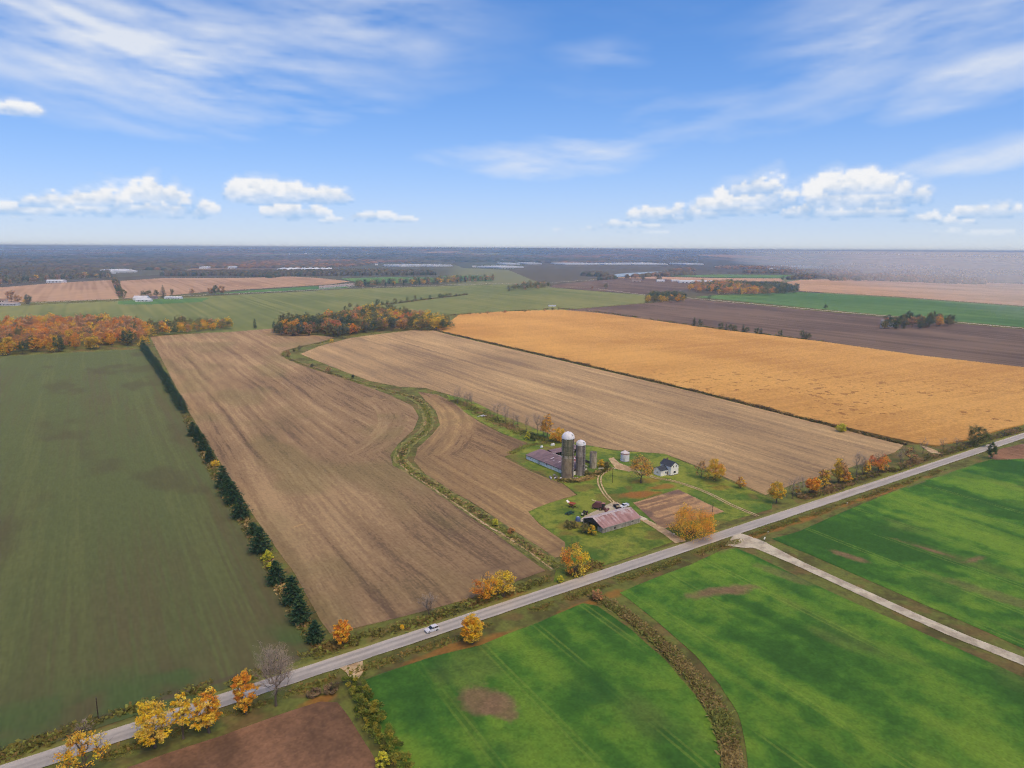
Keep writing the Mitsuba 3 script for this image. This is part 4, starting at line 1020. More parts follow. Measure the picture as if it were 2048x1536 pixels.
wood([(-336.3, 994.4), (-315.2, 972.2), (-288.9, 962.2), (-268.0, 986.0), (-229.8, 954.0), (-215.3, 1000.5), (-186.8, 1039.2), (-144.0, 1047.9), (-114.6, 1036.5), (-89.3, 1057.3), (-97.5, 1127.5), (-146.2, 1188.1), (-224.1, 1302.2), (-276.2, 1288.9), (-288.4, 1188.0), (-326.6, 1145.2), (-357.6, 1091.0)], 13.0, 'the mixed wood in the middle', pick_mid, 503, 1.22)
r_ = np.random.default_rng(504)
for (X, Y), kind, s, lab in (((-298.9, 973.0), 'rust', 1.25, 'large orange tree at the front left of the middle wood'), ((-312.9, 978.0), 'rust', .9, 'smaller orange tree at the left front of the middle wood'), ((-227.9, 948.7), 'grey_green', 1.3, 'broad grey green willow in front of the middle wood'),
                             ((-385.6, 1061.7), 'conifer', 1.15, 'lone dark evergreen between the two woods'), ((-214.7, 1025.0), 'red', .95, 'brightest red orange tree at the front of the middle wood'), ((-445.6, 855.4), 'gold_green', .95, 'yellow tree at the right corner of the big left wood'),
                             ((-492.5, 831.6), 'gold_green', 1.2, 'big yellow tree at the front edge of the big left wood'), ((-562.8, 777.1), 'gold_green', 1.2, 'yellow tree at the left picture edge in front of the big wood')):
    wood_tree(X, Y, kind, r_, '', s, label=lab)
wood([(296.3, 1607.9), (336.1, 1626.0), (389.4, 1630.2), (432.8, 1782.7), (431.1, 1897.8), (359.7, 1871.2)], 17, 'the small round copse beyond the golden crop', lambda x, y, e, r: choose(r, dict(green=2, conifer=1.5, olive=1)) if y > 1690 else choose(r, dict(amber=2, gold_green=1.2, olive=1.4)), 505, 1.05)
wood([(510.8, 2084.5), (544.2, 1971.8), (588.5, 1891.9), (684.2, 1900.5), (790.3, 1995.1), (876.0, 2198.5), (850.6, 2368.7), (718.4, 2484.2), (611.9, 2405.2)], 21, 'the far copse beside the green field', lambda x, y, e, r: choose(r, dict(olive=1.6, amber=1, rust=1.6, russet=1.4, green=.9)) if x < 720 else choose(r, dict(green=2, grey_green=1.5, olive=1.5)), 506, 1.35)
wood([(575.1, 1106.2), (598.0, 1093.6), (645.9, 1110.0), (718.0, 1157.8), (754.1, 1207.5), (746.7, 1241.0), (673.9, 1219.5), (621.1, 1183.6)], 17, 'the farm grove on the dark field', lambda x, y, e, r: choose(r, dict(green=2.0, conifer=1.4, russet=.6, olive=1.4, amber=.3)), 507, 1.15)
wood([(-18.6, 2031.6), (36.3, 2086.1), (107.2, 2199.2), (119.4, 2287.1), (56.2, 2310.4), (-7.7, 2159.6)], 22, 'the copse on the far pale green field', lambda x, y, e, r: choose(r, dict(olive=2, green=1.2, russet=1)), 508, 1.2)
for k, (x, y) in enumerate([(-287.7, 1520.2), (-279.7, 1534.6), (-271.5, 1549.3), (-260.0, 1579.0), (-249.2, 1594.7), (-241.4, 1641.6), (-226.5, 1658.8), (-214.8, 1676.1), (-197.7, 1711.2), (-177.4, 1748.0), (-171.9, 1766.6), (-164.9, 1785.6), (-157.9, 1805.1), (-145.9, 1845.1), (-327.3, 1392.0), (-325.5, 1427.5), (-313.3, 1440.6), (-10.1, 2032.5)]):
    wood_tree(x, y, choose(r_, dict(green=2, olive=2)), r_, 'the hedge line crossing the pale green field', .62 if k % 3 else .95)
for k, (x, y) in enumerate([(288.5, 1126.6), (294.3, 1112.4), (316.8, 1078.7), (323.3, 1072.4), (327.5, 1065.9), (332.3, 1059.6), (341.1, 1047.2), (345.0, 1041.1), (355.7, 1029.1), (359.4, 1023.2), (380.7, 1006.3), (398.7, 973.1), (402.0, 967.7), (406.2, 967.9)]):
    wood_tree(x, y, 'green' if k % 3 else 'conifer', r_, 'the row between the golden crop and the dark field', .72 if k % 3 else 1.1)
for k, (x, y) in enumerate([(78.6, 1397.3), (92.2, 1409.7), (63.3, 1385.0), (24.0, 1360.3), (-13.9, 1336.5), (-46.0, 1313.8), (-59.8, 1312.9), (-77.6, 1301.7), (-90.6, 1291.0)]):
    wood_tree(x, y, choose(r_, dict(olive=1, russet=1)), r_, 'the hedge along the back of the golden crop', .45 if k > 1 else .6)
for lab, (x, y), kind, s in (('olive tree left of the white gabled barns', (-898.8, 1651.6), 'olive', 1.5), ('first tree of the group right beside the white gabled barns', (-872.1, 1687.7), 'green', 1.4), ('round tree behind the white gabled barns', (-860.8, 1688.7), 'olive', 1.3), ('green tree between the far house and the long white shed', (-850.9, 1707.1), 'green', 1.1),
                             ('tall dark evergreen beside the far house', (-826.7, 1691.7), 'conifer', 2.2), ('russet tree behind the long white shed', (-847.4, 1781.0), 'olive', 1.0), ('lone russet tree along the far road', (-800.7, 1785.3), 'russet', 1.6), ('left tree of the far roadside trio', (-764.0, 1808.1), 'russet', 1.3), ('middle tree of the far roadside trio', (-751.8, 1809.2), 'green', 1.7),
                             ('right tree of the far roadside trio', (-744.9, 1829.8), 'russet', 1.5), ('russet tree behind the houses at the left edge', (-1084.7, 1542.8), 'russet', 1.6), ('yellowish tree right of the houses at the left edge', (-1017.8, 1491.5), 'gold_green', 1.3), ('grey green round tree at the end of the far left houses', (-987.5, 1454.0), 'grey_green', 1.4), ('brown tree among the houses at the left edge', (-1051.7, 1516.6), 'russet', 1.3),
                             ('small tree beside the far right road', (478.2, 1733.9), 'green', .9), ('small tree by the bend of the far right road', (646.6, 1472.2), 'green', .7), ('lone small tree on the small dark field', (285.7, 2190.7), 'olive', 1.1), ('twin thin trees on the small dark field', (233.7, 2106.3), 'russet', 1.0), ('tree at the left of the far right farmstead', (500.1, 2764.0), 'green', 1.8),
                             ('dark tree in the middle of the far right farmstead', (565.4, 2772.6), 'green', 1.9), ('small tree on the skyline of the far orange field', (1102.7, 2934.6), 'green', 1.4), ('second small tree on the skyline of the far orange field', (1172.0, 2991.9), 'olive', 1.8)):
    wood_tree(x, y, kind, r_, '', s, name='field_tree', label=lab)
for lab, pts, sp, seed in (('the tree belt behind the far row of houses', [(-478.9, 2109.6), (-417.6, 2256.8), (-301.2, 2332.0), (-201.9, 2409.2), (-118.2, 2601.5), (-66.0, 2689.1), (-80.3, 2865.0), (-240.0, 2751.5), (-362.2, 2532.1), (-498.3, 2341.0)], 30, 511), ('the belt along the far left field', [(-1544.5, 2158.2), (-1557.0, 2312.4), (-1561.6, 2530.8), (-1515.1, 2707.7), (-1622.3, 2886.3), (-1718.0, 2724.4), (-1737.5, 2430.5)], 38, 512), ('the line between the two far stubble fields', [(-1401.6, 2512.6), (-907.6, 1650.9), (-901.0, 1651.4), (-1429.6, 2589.3)], 22, 513)):
    wood(pts, sp, lab, lambda x, y, e, r: choose(r, dict(green=1.5, olive=2, russet=1.4, conifer=.8, amber=.4)), seed, 1.3 if sp > 20 else .6)


for where, found in REST.items():
    parts = []
    for kind, which, M in found:
        v, f, c = LIGHT_WOOD[kind]
        parts.append((v @ M[:3, :3].T + M[:3, 3], f, c))
    m, c = join(parts)
    tag(obj('wood_mass', m, 'leaf', color=c), 'further trees of ' + where, 'woodland', kind='stuff')


# far woods that read as one mass: low domes scattered over the wooded parts of the land
def woods_mass(name, label, r0, r1, size, seed, a0=-40, a1=40, thr=.475, polygons=None, density=1.0):
    rng = np.random.default_rng(seed)
    if polygons:
        pts = []
        for pg in polygons:
            pg = Polygon(pg)
            x0, y0, x1, y1 = pg.bounds
            n = int((x1 - x0) * (y1 - y0) / (size * size * .8))
            q = rng.uniform([x0, y0], [x1, y1], (n, 2))
            import shapely
            pts.append(q[shapely.contains_xy(pg, q[:, 0], q[:, 1])])
        pts = np.vstack(pts)
        s = np.full(len(pts), size) * rng.uniform(.7, 1.25, len(pts))
    else:
        n = int(math.radians(a1 - a0) * (r0 / size) ** 2 / 1.2 * (1 - (r1 / r0) ** -1.2) * 1.9)
        r = r0 * (1 - rng.random(n) * (1 - (r1 / r0) ** -1.2)) ** (-1 / 1.2)
        a = np.radians(rng.uniform(a0, a1, n))
        pts = np.stack([r * np.sin(a), r * np.cos(a)], 1)
        m = meshkit.fbm(np.c_[pts[:, 0] / 1500, pts[:, 1] / 1900, 0 * r + seed], 4, 6)
        keep = (m > thr) & ~np.array([any(pg.contains(Point(*q)) for pg in CLEAR) if q[1] < 6000 else False for q in pts])
        keep &= ~((pts[:, 0] > .25 * pts[:, 1]) & (r < 20000))                # open land under the mist at the right
        pts, r = pts[keep], r[keep]
        s = size * (r / r0) ** 1.6 * rng.uniform(.7, 1.3, len(r))
    n = len(pts)
    x, y = pts.T
    z = gz(x, y)
    h = rng.uniform(11, 19, n)
    ang = np.arange(6) * math.pi / 3
    rings = []
    for rad, zz in ((1.0, 0.0), (1.08, .55), (.62, .9)):
        j = rng.uniform(.8, 1.2, (n, 6))
        rings.append(np.stack([x[:, None] + s[:, None] * .5 * rad * j * np.cos(ang), y[:, None] + s[:, None] * .5 * rad * j * np.sin(ang), z[:, None] - 1 + h[:, None] * zz * rng.uniform(.88, 1.12, (n, 6))], -1))
    top = np.stack([x, y, z + h], -1)[:, None]
    v = np.concatenate(rings + [top], 1).reshape(-1, 3)
    i, j = np.arange(6), (np.arange(6) + 1) % 6
    f = np.vstack([np.stack([i + 6 * k, j + 6 * k, j + 6 * k + 6], 1) for k in (0, 1)] + [np.stack([i + 6 * k, j + 6 * k + 6, i + 6 * k + 6], 1) for k in (0, 1)] + [np.stack([i + 12, j + 12, 0 * i + 18], 1)])
    f = (f[None] + (np.arange(n) * 19)[:, None, None]).reshape(-1, 3)
    pal = np.array([C(112, 98, 72), C(98, 88, 70), C(138, 104, 72), C(88, 88, 64), C(72, 82, 60), C(108, 100, 70), C(158, 114, 74), C(64, 74, 58)])
    zone = meshkit.fbm(np.c_[x / 1300, y / 2600, 0 * x + 4], 3, 8)
    idx = np.clip((zone * 1.7 - .35 + rng.normal(size=n) * .10) * len(pal), 0, len(pal) - 1).astype(int)
    c = pal[np.array([3, 4, 1, 5, 0, 2, 6, 0])[idx]] * rng.uniform(.9, 1.1, (n, 1))
    tag(obj(name, (v, f), 'rough_tinted', color=np.repeat(c, 19, 0), smooth=True), label, 'woodland', kind='stuff')


CLEAR = [Polygon(q) for q in ([(-1590.4, 1592.8), (-1489.4, 2080.3), (-1502.1, 2353.1), (-1448.0, 2586.8), (-1345.5, 2778.7), (-1070.3, 2818.7), (-927.6, 2992.9), (-768.0, 2862.7), (-584.9, 2580.5), (-481.7, 2057.9), (-969.9, 1347.1), (-1072.7, 1149.3)], [(-679.8, 2827.3), (-512.6, 3002.5), (-256.1, 2937.3), (-90.7, 3237.7), (-75.3, 2687.9), (-172.1, 2594.6), (-347.1, 2425.9), (-512.0, 2406.0)], [(144.9, 2450.6), (295.1, 2736.9), (446.7, 2988.6), (699.9, 3301.9), (1022.7, 3547.1), (1491.4, 3489.4), (1555.4, 3314.2), (1704.7, 2969.2), (1924.4, 2700.8), (2446.1, 2225.5), (993.9, 890.3), (150.8, 1222.8), (-356.6, 1192.4), (-493.3, 2108.1), (-42.6, 2428.2)], [(368.3, 3028.2), (510.2, 3675.8), (912.4, 4174.7), (811.9, 3653.7), (497.8, 3047.1)])]
woods_mass('distant_woods', 'hazy blue brown woods stretching to the horizon', 2500, 21500, 17.0, 601)
woods_mass('misty_woods', 'grey brown woods fading in the mist at the right', 0, 0, 22, 602, polygons=[[(1199.7, 3796.7), (1507.0, 3773.1), (1891.1, 3917.9), (1962.6, 4188.3), (1525.2, 4106.6)], [(2056.7, 4029.7), (2332.7, 3837.7), (2720.2, 3827.5), (2953.0, 4190.1), (2512.0, 4386.8)], [(1314.8, 4680.9), (1867.6, 4682.0), (1875.4, 5055.3), (1425.3, 4953.5)], [(2251.3, 5279.8), (3069.7, 5057.8), (3112.7, 5794.3), (2570.3, 5661.1)], [(1287.4, 2913.2), (1480.3, 2893.5), (1592.3, 2738.4), (1734.5, 2640.3), (1938.8, 2954.1), (2023.6, 3326.0), (1772.5, 3469.4), (1403.9, 3179.0)], [(1113.5, 2936.1), (1356.8, 3172.1), (1624.2, 3266.8), (1648.7, 3514.4), (1335.1, 3340.0)]])
woods_mass('orange_woods', 'russet woods behind the far pink stubble field', 0, 0, 15, 603, polygons=[[(-1455.8, 2965.2), (-1204.1, 3060.6), (-958.0, 2835.1), (-943.7, 3045.2), (-710.5, 3139.1), (-351.8, 3256.9), (-412.3, 3587.7), (-829.2, 3666.9), (-1255.5, 3436.8), (-1598.9, 3306.0)], [(-1668.0, 2332.5), (-1683.1, 2554.7), (-1618.6, 2886.8), (-1829.4, 3265.6), (-2194.3, 3075.2)]])


# weeds: tufts of grass blades and stems, as one mass for each strip
def weeds(name, label, line, width, seed, count, h0, h1, pal, cat_='weeds', blade=.35, dens=None):
    rng = np.random.default_rng(seed)
    line = np.asarray(line, float)
    seg = np.linalg.norm(np.diff(line, axis=0), axis=1)
    s = rng.uniform(0, seg.sum(), count)
    k = np.clip(np.searchsorted(np.cumsum(seg), s), 0, len(seg) - 1)
    t = rng.random((count, 1))
    d = (line[1:] - line[:-1]) / seg[:, None]
    nrm = np.stack([-d[:, 1], d[:, 0]], 1)
    off = np.clip(rng.normal(size=(count, 1)) * .42, -1, 1) * width / 2
    p = line[k] + (line[k + 1] - line[k]) * t + nrm[k] * off
    m = meshkit.fbm(np.c_[p / 9, np.full(count, seed)], 3, 2)
    if dens:
        keep = m + rng.normal(size=count) * .05 > dens
        p, m = p[keep], m[keep]
    n = len(p)
    h = rng.uniform(h0, h1, n) * (.5 + m)
    a = rng.uniform(0, 6.28, n)
    lean = rng.normal(size=(n, 2)) * .8 * h[:, None]
    w = blade * rng.uniform(.6, 1.5, n)
    dx = np.stack([np.cos(a) * w, np.sin(a) * w], 1)
    q = np.zeros((n, 4, 3))
    q[:, 0, :2], q[:, 1, :2] = p - dx, p + dx
    q[:, 2, :2], q[:, 3, :2] = p + dx * .8 + lean, p - dx * .8 + lean
    q[:, 2:, 2] = h[:, None]
    f = (np.array([[0, 1, 2], [0, 2, 3]])[None] + (np.arange(n) * 4)[:, None, None]).reshape(-1, 3)
    pal = np.array(pal)
    idx = np.clip(((m - .5) * 2.2 + .5 + rng.normal(size=n) * .22) * len(pal), 0, len(pal) - 1).astype(int)
    c = pal[idx] * rng.uniform(.9, 1.1, (n, 1))
    tag(obj(name, (q.reshape(-1, 3), f), 'leaf', color=np.repeat(c, 4, 0)), label, cat_, kind='stuff')


OLIVE, TAN, BROWN, DARK, LIGHT = C(142, 142, 76), C(204, 178, 122), C(170, 142, 100), C(112, 110, 68), C(160, 166, 86)
DITCH = curve([(-237.9, 922.0), (-262.0, 850.1), (-260.8, 800.7), (-222.9, 737.7), (-176.4, 678.4), (-137.1, 630.1), (-98.7, 588.2), (-75.8, 558.6), (-61.3, 506.6), (-57.9, 465.6), (-62.7, 437.4), (-65.7, 409.2), (-60.5, 384.3), (-45.5, 358.2), (-24.6, 324.8), (-4.9, 292.3), (7.7, 271.5), (18.7, 253.3)], 4)
ditch_w = 8
weeds('ditch_weeds', 'olive and tan weeds filling the winding ditch between the stubble fields', DITCH, 5.8, 701, 8500, .2, .7, [OLIVE, LIGHT, OLIVE, LIGHT, TAN, BROWN, DARK], blade=.5)
tag(obj('ditch_path', ribbon(curve([(-61.8, 498.7), (-59.5, 462.9), (-64.4, 431.5), (-67.0, 406.0), (-60.5, 380.6), (-44.9, 353.4), (-28.4, 326.1), (-14.0, 301.4), (-2.6, 284.6), (7.6, 268.1), (15.8, 252.4)], 3), .8, .13, .5, 8), 'track_dirt'), 'pale dry trickle of bare soil along the ditch bottom', 'ditch', kind='structure')
tag(obj('dry_grass', ribbon(curve([(29.3, 231.9), (36.9, 221.5), (44.3, 207.0), (50.2, 191.2), (53.7, 176.8), (54.9, 164.2), (53.5, 152.2), (49.8, 137.8)], 3), np.linspace(3.0, 5.4, len(curve([(29.3, 231.9), (36.9, 221.5), (44.3, 207.0), (50.2, 191.2), (53.7, 176.8), (54.9, 164.2), (53.5, 152.2), (49.8, 137.8)], 3))), .13, .9, 4), 'dry_grass_mat'), 'matted dry grass under the curving hedge', 'grass', kind='structure')
tag(obj('ditch_grass', ribbon(DITCH, 8.5, .07, 1.4, 6), 'ditch_grass_mat'), 'rough grass along both sides of the winding ditch', 'grass', kind='structure')
weeds('hedge_weeds', 'dark weedy strip between the straw field and the golden crop', curve([(-116.7, 1055.9), (-84.6, 1001.0), (42.7, 793.7), (160.8, 595.9), (209.8, 504.1), (248.1, 432.5)], 6), 4.2, 702, 11000, .5, 1.5, [DARK, C(98, 84, 58), BROWN, DARK, C(124, 104, 76)], blade=.5)
weeds('hedge_weeds', 'broad tan and brown weedy hedge curving through the bright green fields', curve([(29.3, 231.9), (36.9, 221.5), (44.3, 207.0), (50.2, 191.2), (53.7, 176.8), (54.9, 164.2), (53.5, 152.2), (49.8, 137.8)], 4), 5.2, 703, 11000, .25, .9, [C(170, 150, 100), C(156, 142, 88), C(150, 130, 90), C(146, 144, 80), C(160, 142, 92), C(178, 160, 108), C(142, 146, 80)], blade=.30)
weeds('hedge_weeds', 'thin scrubby line crossing the pale green field', curve([(-295.7, 1479.7), (-274.4, 1535.0), (-249.1, 1579.9), (-224.4, 1643.0), (-187.6, 1729.4), (-151.6, 1805.7), (-118.9, 1888.2)], 8), 9, 711, 1500, 1.0, 3.0, [DARK, OLIVE, BROWN, C(98, 104, 66)], blade=1.2)
weeds('hedge_weeds', 'thin brown scrub along the back of the golden crop', curve([(-113.2, 1289.6), (-60.7, 1333.4), (14.8, 1392.9), (96.5, 1445.5), (168.5, 1370.0), (298.2, 1127.1), (416.9, 941.9)], 8), 5, 712, 1800, .8, 2.2, [DARK, BROWN, C(124, 104, 76), OLIVE], blade=1.0, dens=.45)
weeds('verge_weeds', 'dark olive weeds along the far verge of the road', np.array([AX[:2] * s + BX[:2] * (193.5 + .6 * math.sin(s / 9)) for s in np.arange(-130, 175, 4.0)]), 6.5, 704, 12000, .25, .8, [OLIVE, DARK, C(132, 124, 66), LIGHT, C(150, 128, 80)], blade=.4, dens=.42)
weeds('verge_weeds', 'brown scrub under the road trees on the right', np.array([AX[:2] * s + BX[:2] * (194.5 + .8 * math.sin(s / 11)) for s in np.arange(305, 560, 4.0)]), 6.5, 705, 9000, .3, 1.3, [C(134, 114, 86), DARK, OLIVE, C(150, 128, 98), BROWN], blade=.5, dens=.38)
weeds('verge_weeds', 'dry grass along the near verge of the road', np.array([AX[:2] * s + BX[:2] * (178.3 + .5 * math.sin(s / 8)) for s in np.arange(-140, 420, 4.0)]), 5.0, 706, 11000, .15, .5, [OLIVE, C(138, 130, 70), C(158, 134, 80), OLIVE], blade=.35, dens=.45)
weeds('hedge_weeds', 'scrubby growth at the foot of the evergreen row', curve([(-234.9, 499.0), (-191.9, 422.9), (-151.0, 352.2), (-112.3, 288.4), (-83.4, 238.8), (-57.8, 196.7)], 5), 5.5, 707, 6000, .3, 1.1, [OLIVE, BROWN, C(124, 112, 58), TAN, DARK], blade=.45)
weeds('hedge_weeds', 'rough weeds under the bare trees of the farm lane', curve([(-47.8, 559.4), (-32.1, 532.4), (-8.3, 485.1), (11.9, 449.0), (27.4, 434.7)], 5), 13, 708, 4500, .2, .7, [DARK, OLIVE, LIGHT, BROWN], blade=.45)
weeds('yard_weeds', 'tall weeds round the barn and the silos', curve([(-0.9, 407.4), (11.4, 427.3), (27.3, 432.3), (29.9, 434.7)], 5), 6, 709, 1200, .2, .5, [OLIVE, C(150, 146, 78), LIGHT], blade=.4)
weeds('yard_weeds', 'weedy strip in front of the long white barn wall', curve([(25.1, 359.5), (33.3, 356.4), (45.2, 368.4), (53.3, 379.2)], 5), 5, 710, 1500, .2, .8, [OLIVE, DARK, C(112, 104, 54), TAN], blade=.4)
rng = np.random.default_rng(720)
hl = curve([(-45.2, 180.2), (-40.5, 172.6), (-34.3, 162.4), (-27.5, 150.6), (-21.1, 138.8)], 1.2)
cc_ = hl[rng.integers(0, len(hl), 210)]
cen = np.c_[cc_ + rng.normal(size=(210, 2)) * [1.7, 1.1], rng.uniform(.5, 2.9, 210)]
pal = np.array([C(132, 142, 64), C(116, 128, 58), C(152, 150, 70), C(172, 160, 66), C(106, 118, 56)])
v, f, c = leaves_mesh(rng, cen, rng.uniform(.6, 1.1, 210), 60, .36, pal[rng.integers(0, 5, 210)])
v[:, 2] = np.maximum(v[:, 2], .1)
tag(obj('shrub_hedge', (v, f), 'leaf', color=c), 'thick olive green hedge between the bare brown field and the bright green field', 'hedge', kind='stuff')


# ------------------------------------------------------------------ farm buildings (drawn along the road axes, then turned)
def yard(name, mesh, mat, parent, color=None, smooth=False):
    if not hasattr(mesh, 'vertices'):
        mesh = trimesh.Trimesh(*mesh, process=False)
    m = mesh.copy()
    m.apply_transform(RAB)
    return obj(name, m, mat, parent, color=color, smooth=smooth)


def gable(a0, a1, b0, b1, eave, top, along='b', over=.35, t=.14):
    """(walls, two roof slopes) of a gabled block, ridge along 'a' or 'b'."""
    if along == 'b':
        am = (a0 + a1) / 2
        wall = prism([(a0, 0), (a1, 0), (a1, eave), (am, top), (a0, eave)], b1 - b0)
        wall.apply_translation([0, b0, 0])
        s = (top - eave) / ((a1 - a0) / 2)
        e = eave - s * over
        r1 = quad((a0 - over, b0 - over, e + t), (am, b0 - over, top + t), (am, b1 + over, top + t), (a0 - over, b1 + over, e + t), t)
        r2 = quad((am, b0 - over, top + t), (a1 + over, b0 - over, e + t), (a1 + over, b1 + over, e + t), (am, b1 + over, top + t), t)
    else:
        bm = (b0 + b1) / 2
        wall = prism([(b0, 0), (b1, 0), (b1, eave), (bm, top), (b0, eave)], a1 - a0, 'x')
        wall.apply_translation([a0, 0, 0])
        s = (top - eave) / ((b1 - b0) / 2)
        e = eave - s * over
        r1 = quad((a0 - over, b0 - over, e + t), (a1 + over, b0 - over, e + t), (a1 + over, bm, top + t), (a0 - over, bm, top + t), t)
        r2 = quad((a0 - over, bm, top + t), (a1 + over, bm, top + t), (a1 + over, b1 + over, e + t), (a0 - over, b1 + over, e + t), t)
    return wall, r1, r2


def window(parent, a, b, z, wa, wb, h, mat_frame=C(232, 232, 234)):
    """A window on a wall: wa or wb is its width, the other its depth."""
    k = yard('window', box(wa, wb, h, a, b, z), None, parent, mat_frame)
    d = .05
    yard('pane', box(wa * .8 if wa > wb else wa + d, wb * .8 if wb > wa else wb + d, h * .84, a, b, z), 'window_glass', k)


hs = thing('farmhouse', 'white two storey farmhouse with dark roof and a lower side wing', 'house')
wall, r1, r2 = gable(278.3, 284.1, 254.8, 262.6, 5.2, 7.3)
yard('wall', wall, 'white_siding', hs)
rk = yard('roof', cat(r1, r2), 'shingles', hs)
yard('chimney', box(.6, .6, 1.2, 281.2, 260.5, 7.6), None, rk, C(120, 84, 70))
wall, r1, r2 = gable(273.0, 278.25, 257.0, 262.4, 3.2, 4.8, 'a')
yard('wing_wall', wall, 'white_siding', hs)
yard('wing_roof', cat(r1, r2), 'shingles', hs)
for a, z, w, h in ((280.2, 4.9, .7, 1.3), (282.2, 4.9, .7, 1.3), (281.2, 1.7, 2.0, 1.4)):
    window(hs, a, 254.78, z, w, .12, h)
window(hs, 276.6, 256.98, 1.6, .9, .12, 1.1)
window(hs, 272.98, 259.6, 1.7, .12, .8, 1.1)
window(hs, 284.12, 257.5, 1.7, .12, .9, 1.2)
yard('door', box(.9, .12, 2.0, 277.9, 256.97, 1.0), None, hs, C(70, 66, 66))
yard('porch_step', box(1.4, 1.0, .3, 277.9, 256.3, .15), None, hs, C(150, 146, 140))
yard('foundation', box(5.95, 7.9, .4, 281.2, 258.7, .2), None, hs, C(120, 116, 112))

# the long shed with the rusty roof
sh = thing('long_shed', 'long weathered shed with a rusty red and bare metal roof', 'shed')
a0, a1, b0, b1, ev, tp = 195.0, 217.2, 215.6, 228.4, 2.6, 5.1
bm = 222.0
yard('wall', box(a1 - a0, .2, ev, (a0 + a1) / 2, b0, ev / 2), 'weathered_wall', sh)
yard('wall', box(a1 - a0, .2, ev, (a0 + a1) / 2, b1, ev / 2), 'weathered_wall', sh)
yard('wall', cat(prism([(b0, 0), (b1, 0), (b1, ev), (bm, tp - .1), (b0, ev)], .2, 'x').apply_translation([a1 - .2, 0, 0])), 'weathered_wall', sh)
g = prism([(b0, ev - .25), (b1, ev - .25), (bm, tp - .1)], .15, 'x')
yard('gable', g.apply_translation([a0 + .05, 0, 0]), None, sh, C(62, 56, 58))
for b in (b0 + .15, b0 + 3.3, bm, b1 - 3.3, b1 - .15):
    yard('post', box(.25, .25, ev, a0 + .2, b, ev / 2), None, sh, C(112, 104, 94))
yard('end_wall', box(.15, 3.0, 2.2, a0 + .1, b0 + 1.75, 1.1), 'weathered_wall', sh)
s = (tp - ev) / (bm - b0)
np_ = 14
for k in range(np_):                                       # roof sheets, each its own
    x0, x1 = a0 - .4 + (a1 - a0 + .8) * k / np_, a0 - .4 + (a1 - a0 + .8) * (k + 1) / np_ - .03
    lift = .012 * (k % 2)
    yard('roof_sheet', quad((x0, b0 - .5, ev - .5 * s + .12 + lift), (x1, b0 - .5, ev - .5 * s + .12 + lift), (x1, bm, tp + .12 + lift), (x0, bm, tp + .12 + lift), .05), 'rusty_metal', sh)
    yard('roof_sheet', quad((x0, bm, tp + .12 + lift), (x1, bm, tp + .12 + lift), (x1, b1 + .5, ev - .5 * s + .12 + lift), (x0, b1 + .5, ev - .5 * s + .12 + lift), .05), 'rusty_metal', sh)
yard('ridge_cap', prism([(bm - .35, tp + .06), (bm, tp + .26), (bm + .35, tp + .06)], a1 - a0 + .8, 'x').apply_translation([a0 - .4, 0, 0]), None, sh, C(186, 178, 178))
window(sh, 212.6, b0 - .1, 1.75, 2.4, .1, .5, C(220, 214, 200))
window(sh, 202.0, b0 - .1, 1.0, .9, .1, .8, C(96, 90, 84))
yard('fascia', box(a1 - a0 + .6, .06, .18, (a0 + a1) / 2, b0 - .52, ev - .5 * s - .02), None, sh, C(184, 172, 166))

# the low white barn, L shaped
bn = thing('cattle_barn', 'low white walled barn with a purplish brown metal roof in an L shape', 'barn')
A0, A1, B0, B1 = 231.6, 244.6, 284.5, 323.4
yard('wall', box(.25, B1 - B0, 2.4, A0, (B0 + B1) / 2, 1.2), 'barn_white', bn)
yard('wall', box(A1 - A0, .25, 2.2, (A0 + A1) / 2, B1, 1.1), 'barn_white', bn)
yard('wall', box(A1 - A0, .25, 2.2, (A0 + A1) / 2, B0, 1.1), 'barn_white', bn)
yard('wall', box(.25, B1 - B0 - 9, 2.6, A1 - .3, (B0 + B1) / 2 - 4.5, 1.3), 'weathered_wall', bn)
n_r = 13
for k in range(n_r):
    y0, y1 = B0 - .4 + (B1 - B0 + .8) * k / n_r, B0 - .4 + (B1 - B0 + .8) * (k + 1) / n_r - .03
    lift = .012 * (k % 2)
    yard('roof_sheet', quad((A0 - .5, y0, 2.45 + lift), (241.4, y0, 4.4 + lift), (241.4, y1, 4.4 + lift), (A0 - .5, y1, 2.45 + lift), .06), 'purple_metal', bn)
    yard('roof_sheet', quad((241.4, y0, 4.4 + lift), (A1 + .3, y0, 3.3 + lift), (A1 + .3, y1, 3.3 + lift), (241.4, y1, 4.4 + lift), .06), 'purple_metal', bn)
yard('fascia', box(.12, B1 - B0 + .8, .26, A0 - .54, (B0 + B1) / 2, 2.34), None, bn, C(46, 40, 50))
yard('trim', box(.25, 31.5, .14, A1 + .33, B0 + 15.6, 3.30), None, bn, C(222, 218, 216))
for (a, b, w_, l_) in ((237.6, 306.5, 2.6, .35), (236.2, 303.4, 1.3, .3), (237.4, 299.0, 2.4, .35), (237.0, 295.2, .9, .7)):
    zc = 2.45 + (a - A0 + .5) * (4.4 - 2.45) / (241.4 - A0 + .5)
    sl = (4.4 - 2.45) / (241.4 - A0 + .5)
    yard('skylight', quad((a - w_ / 2, b - l_, zc + .06 - sl * w_ / 2), (a + w_ / 2, b - l_, zc + .06 + sl * w_ / 2), (a + w_ / 2, b + l_, zc + .06 + sl * w_ / 2), (a - w_ / 2, b + l_, zc + .06 - sl * w_ / 2), .05), None, bn, C(208, 196, 200))
yard('pipe', box(.3, .3, 2.6, A0 - .9, 309.8, 1.3), None, bn, C(70, 74, 80))
for b in (319, 304, 293):
    yard('window', box(.1, .9, .4, A0 - .14, b, 1.5), 'window_glass', bn)
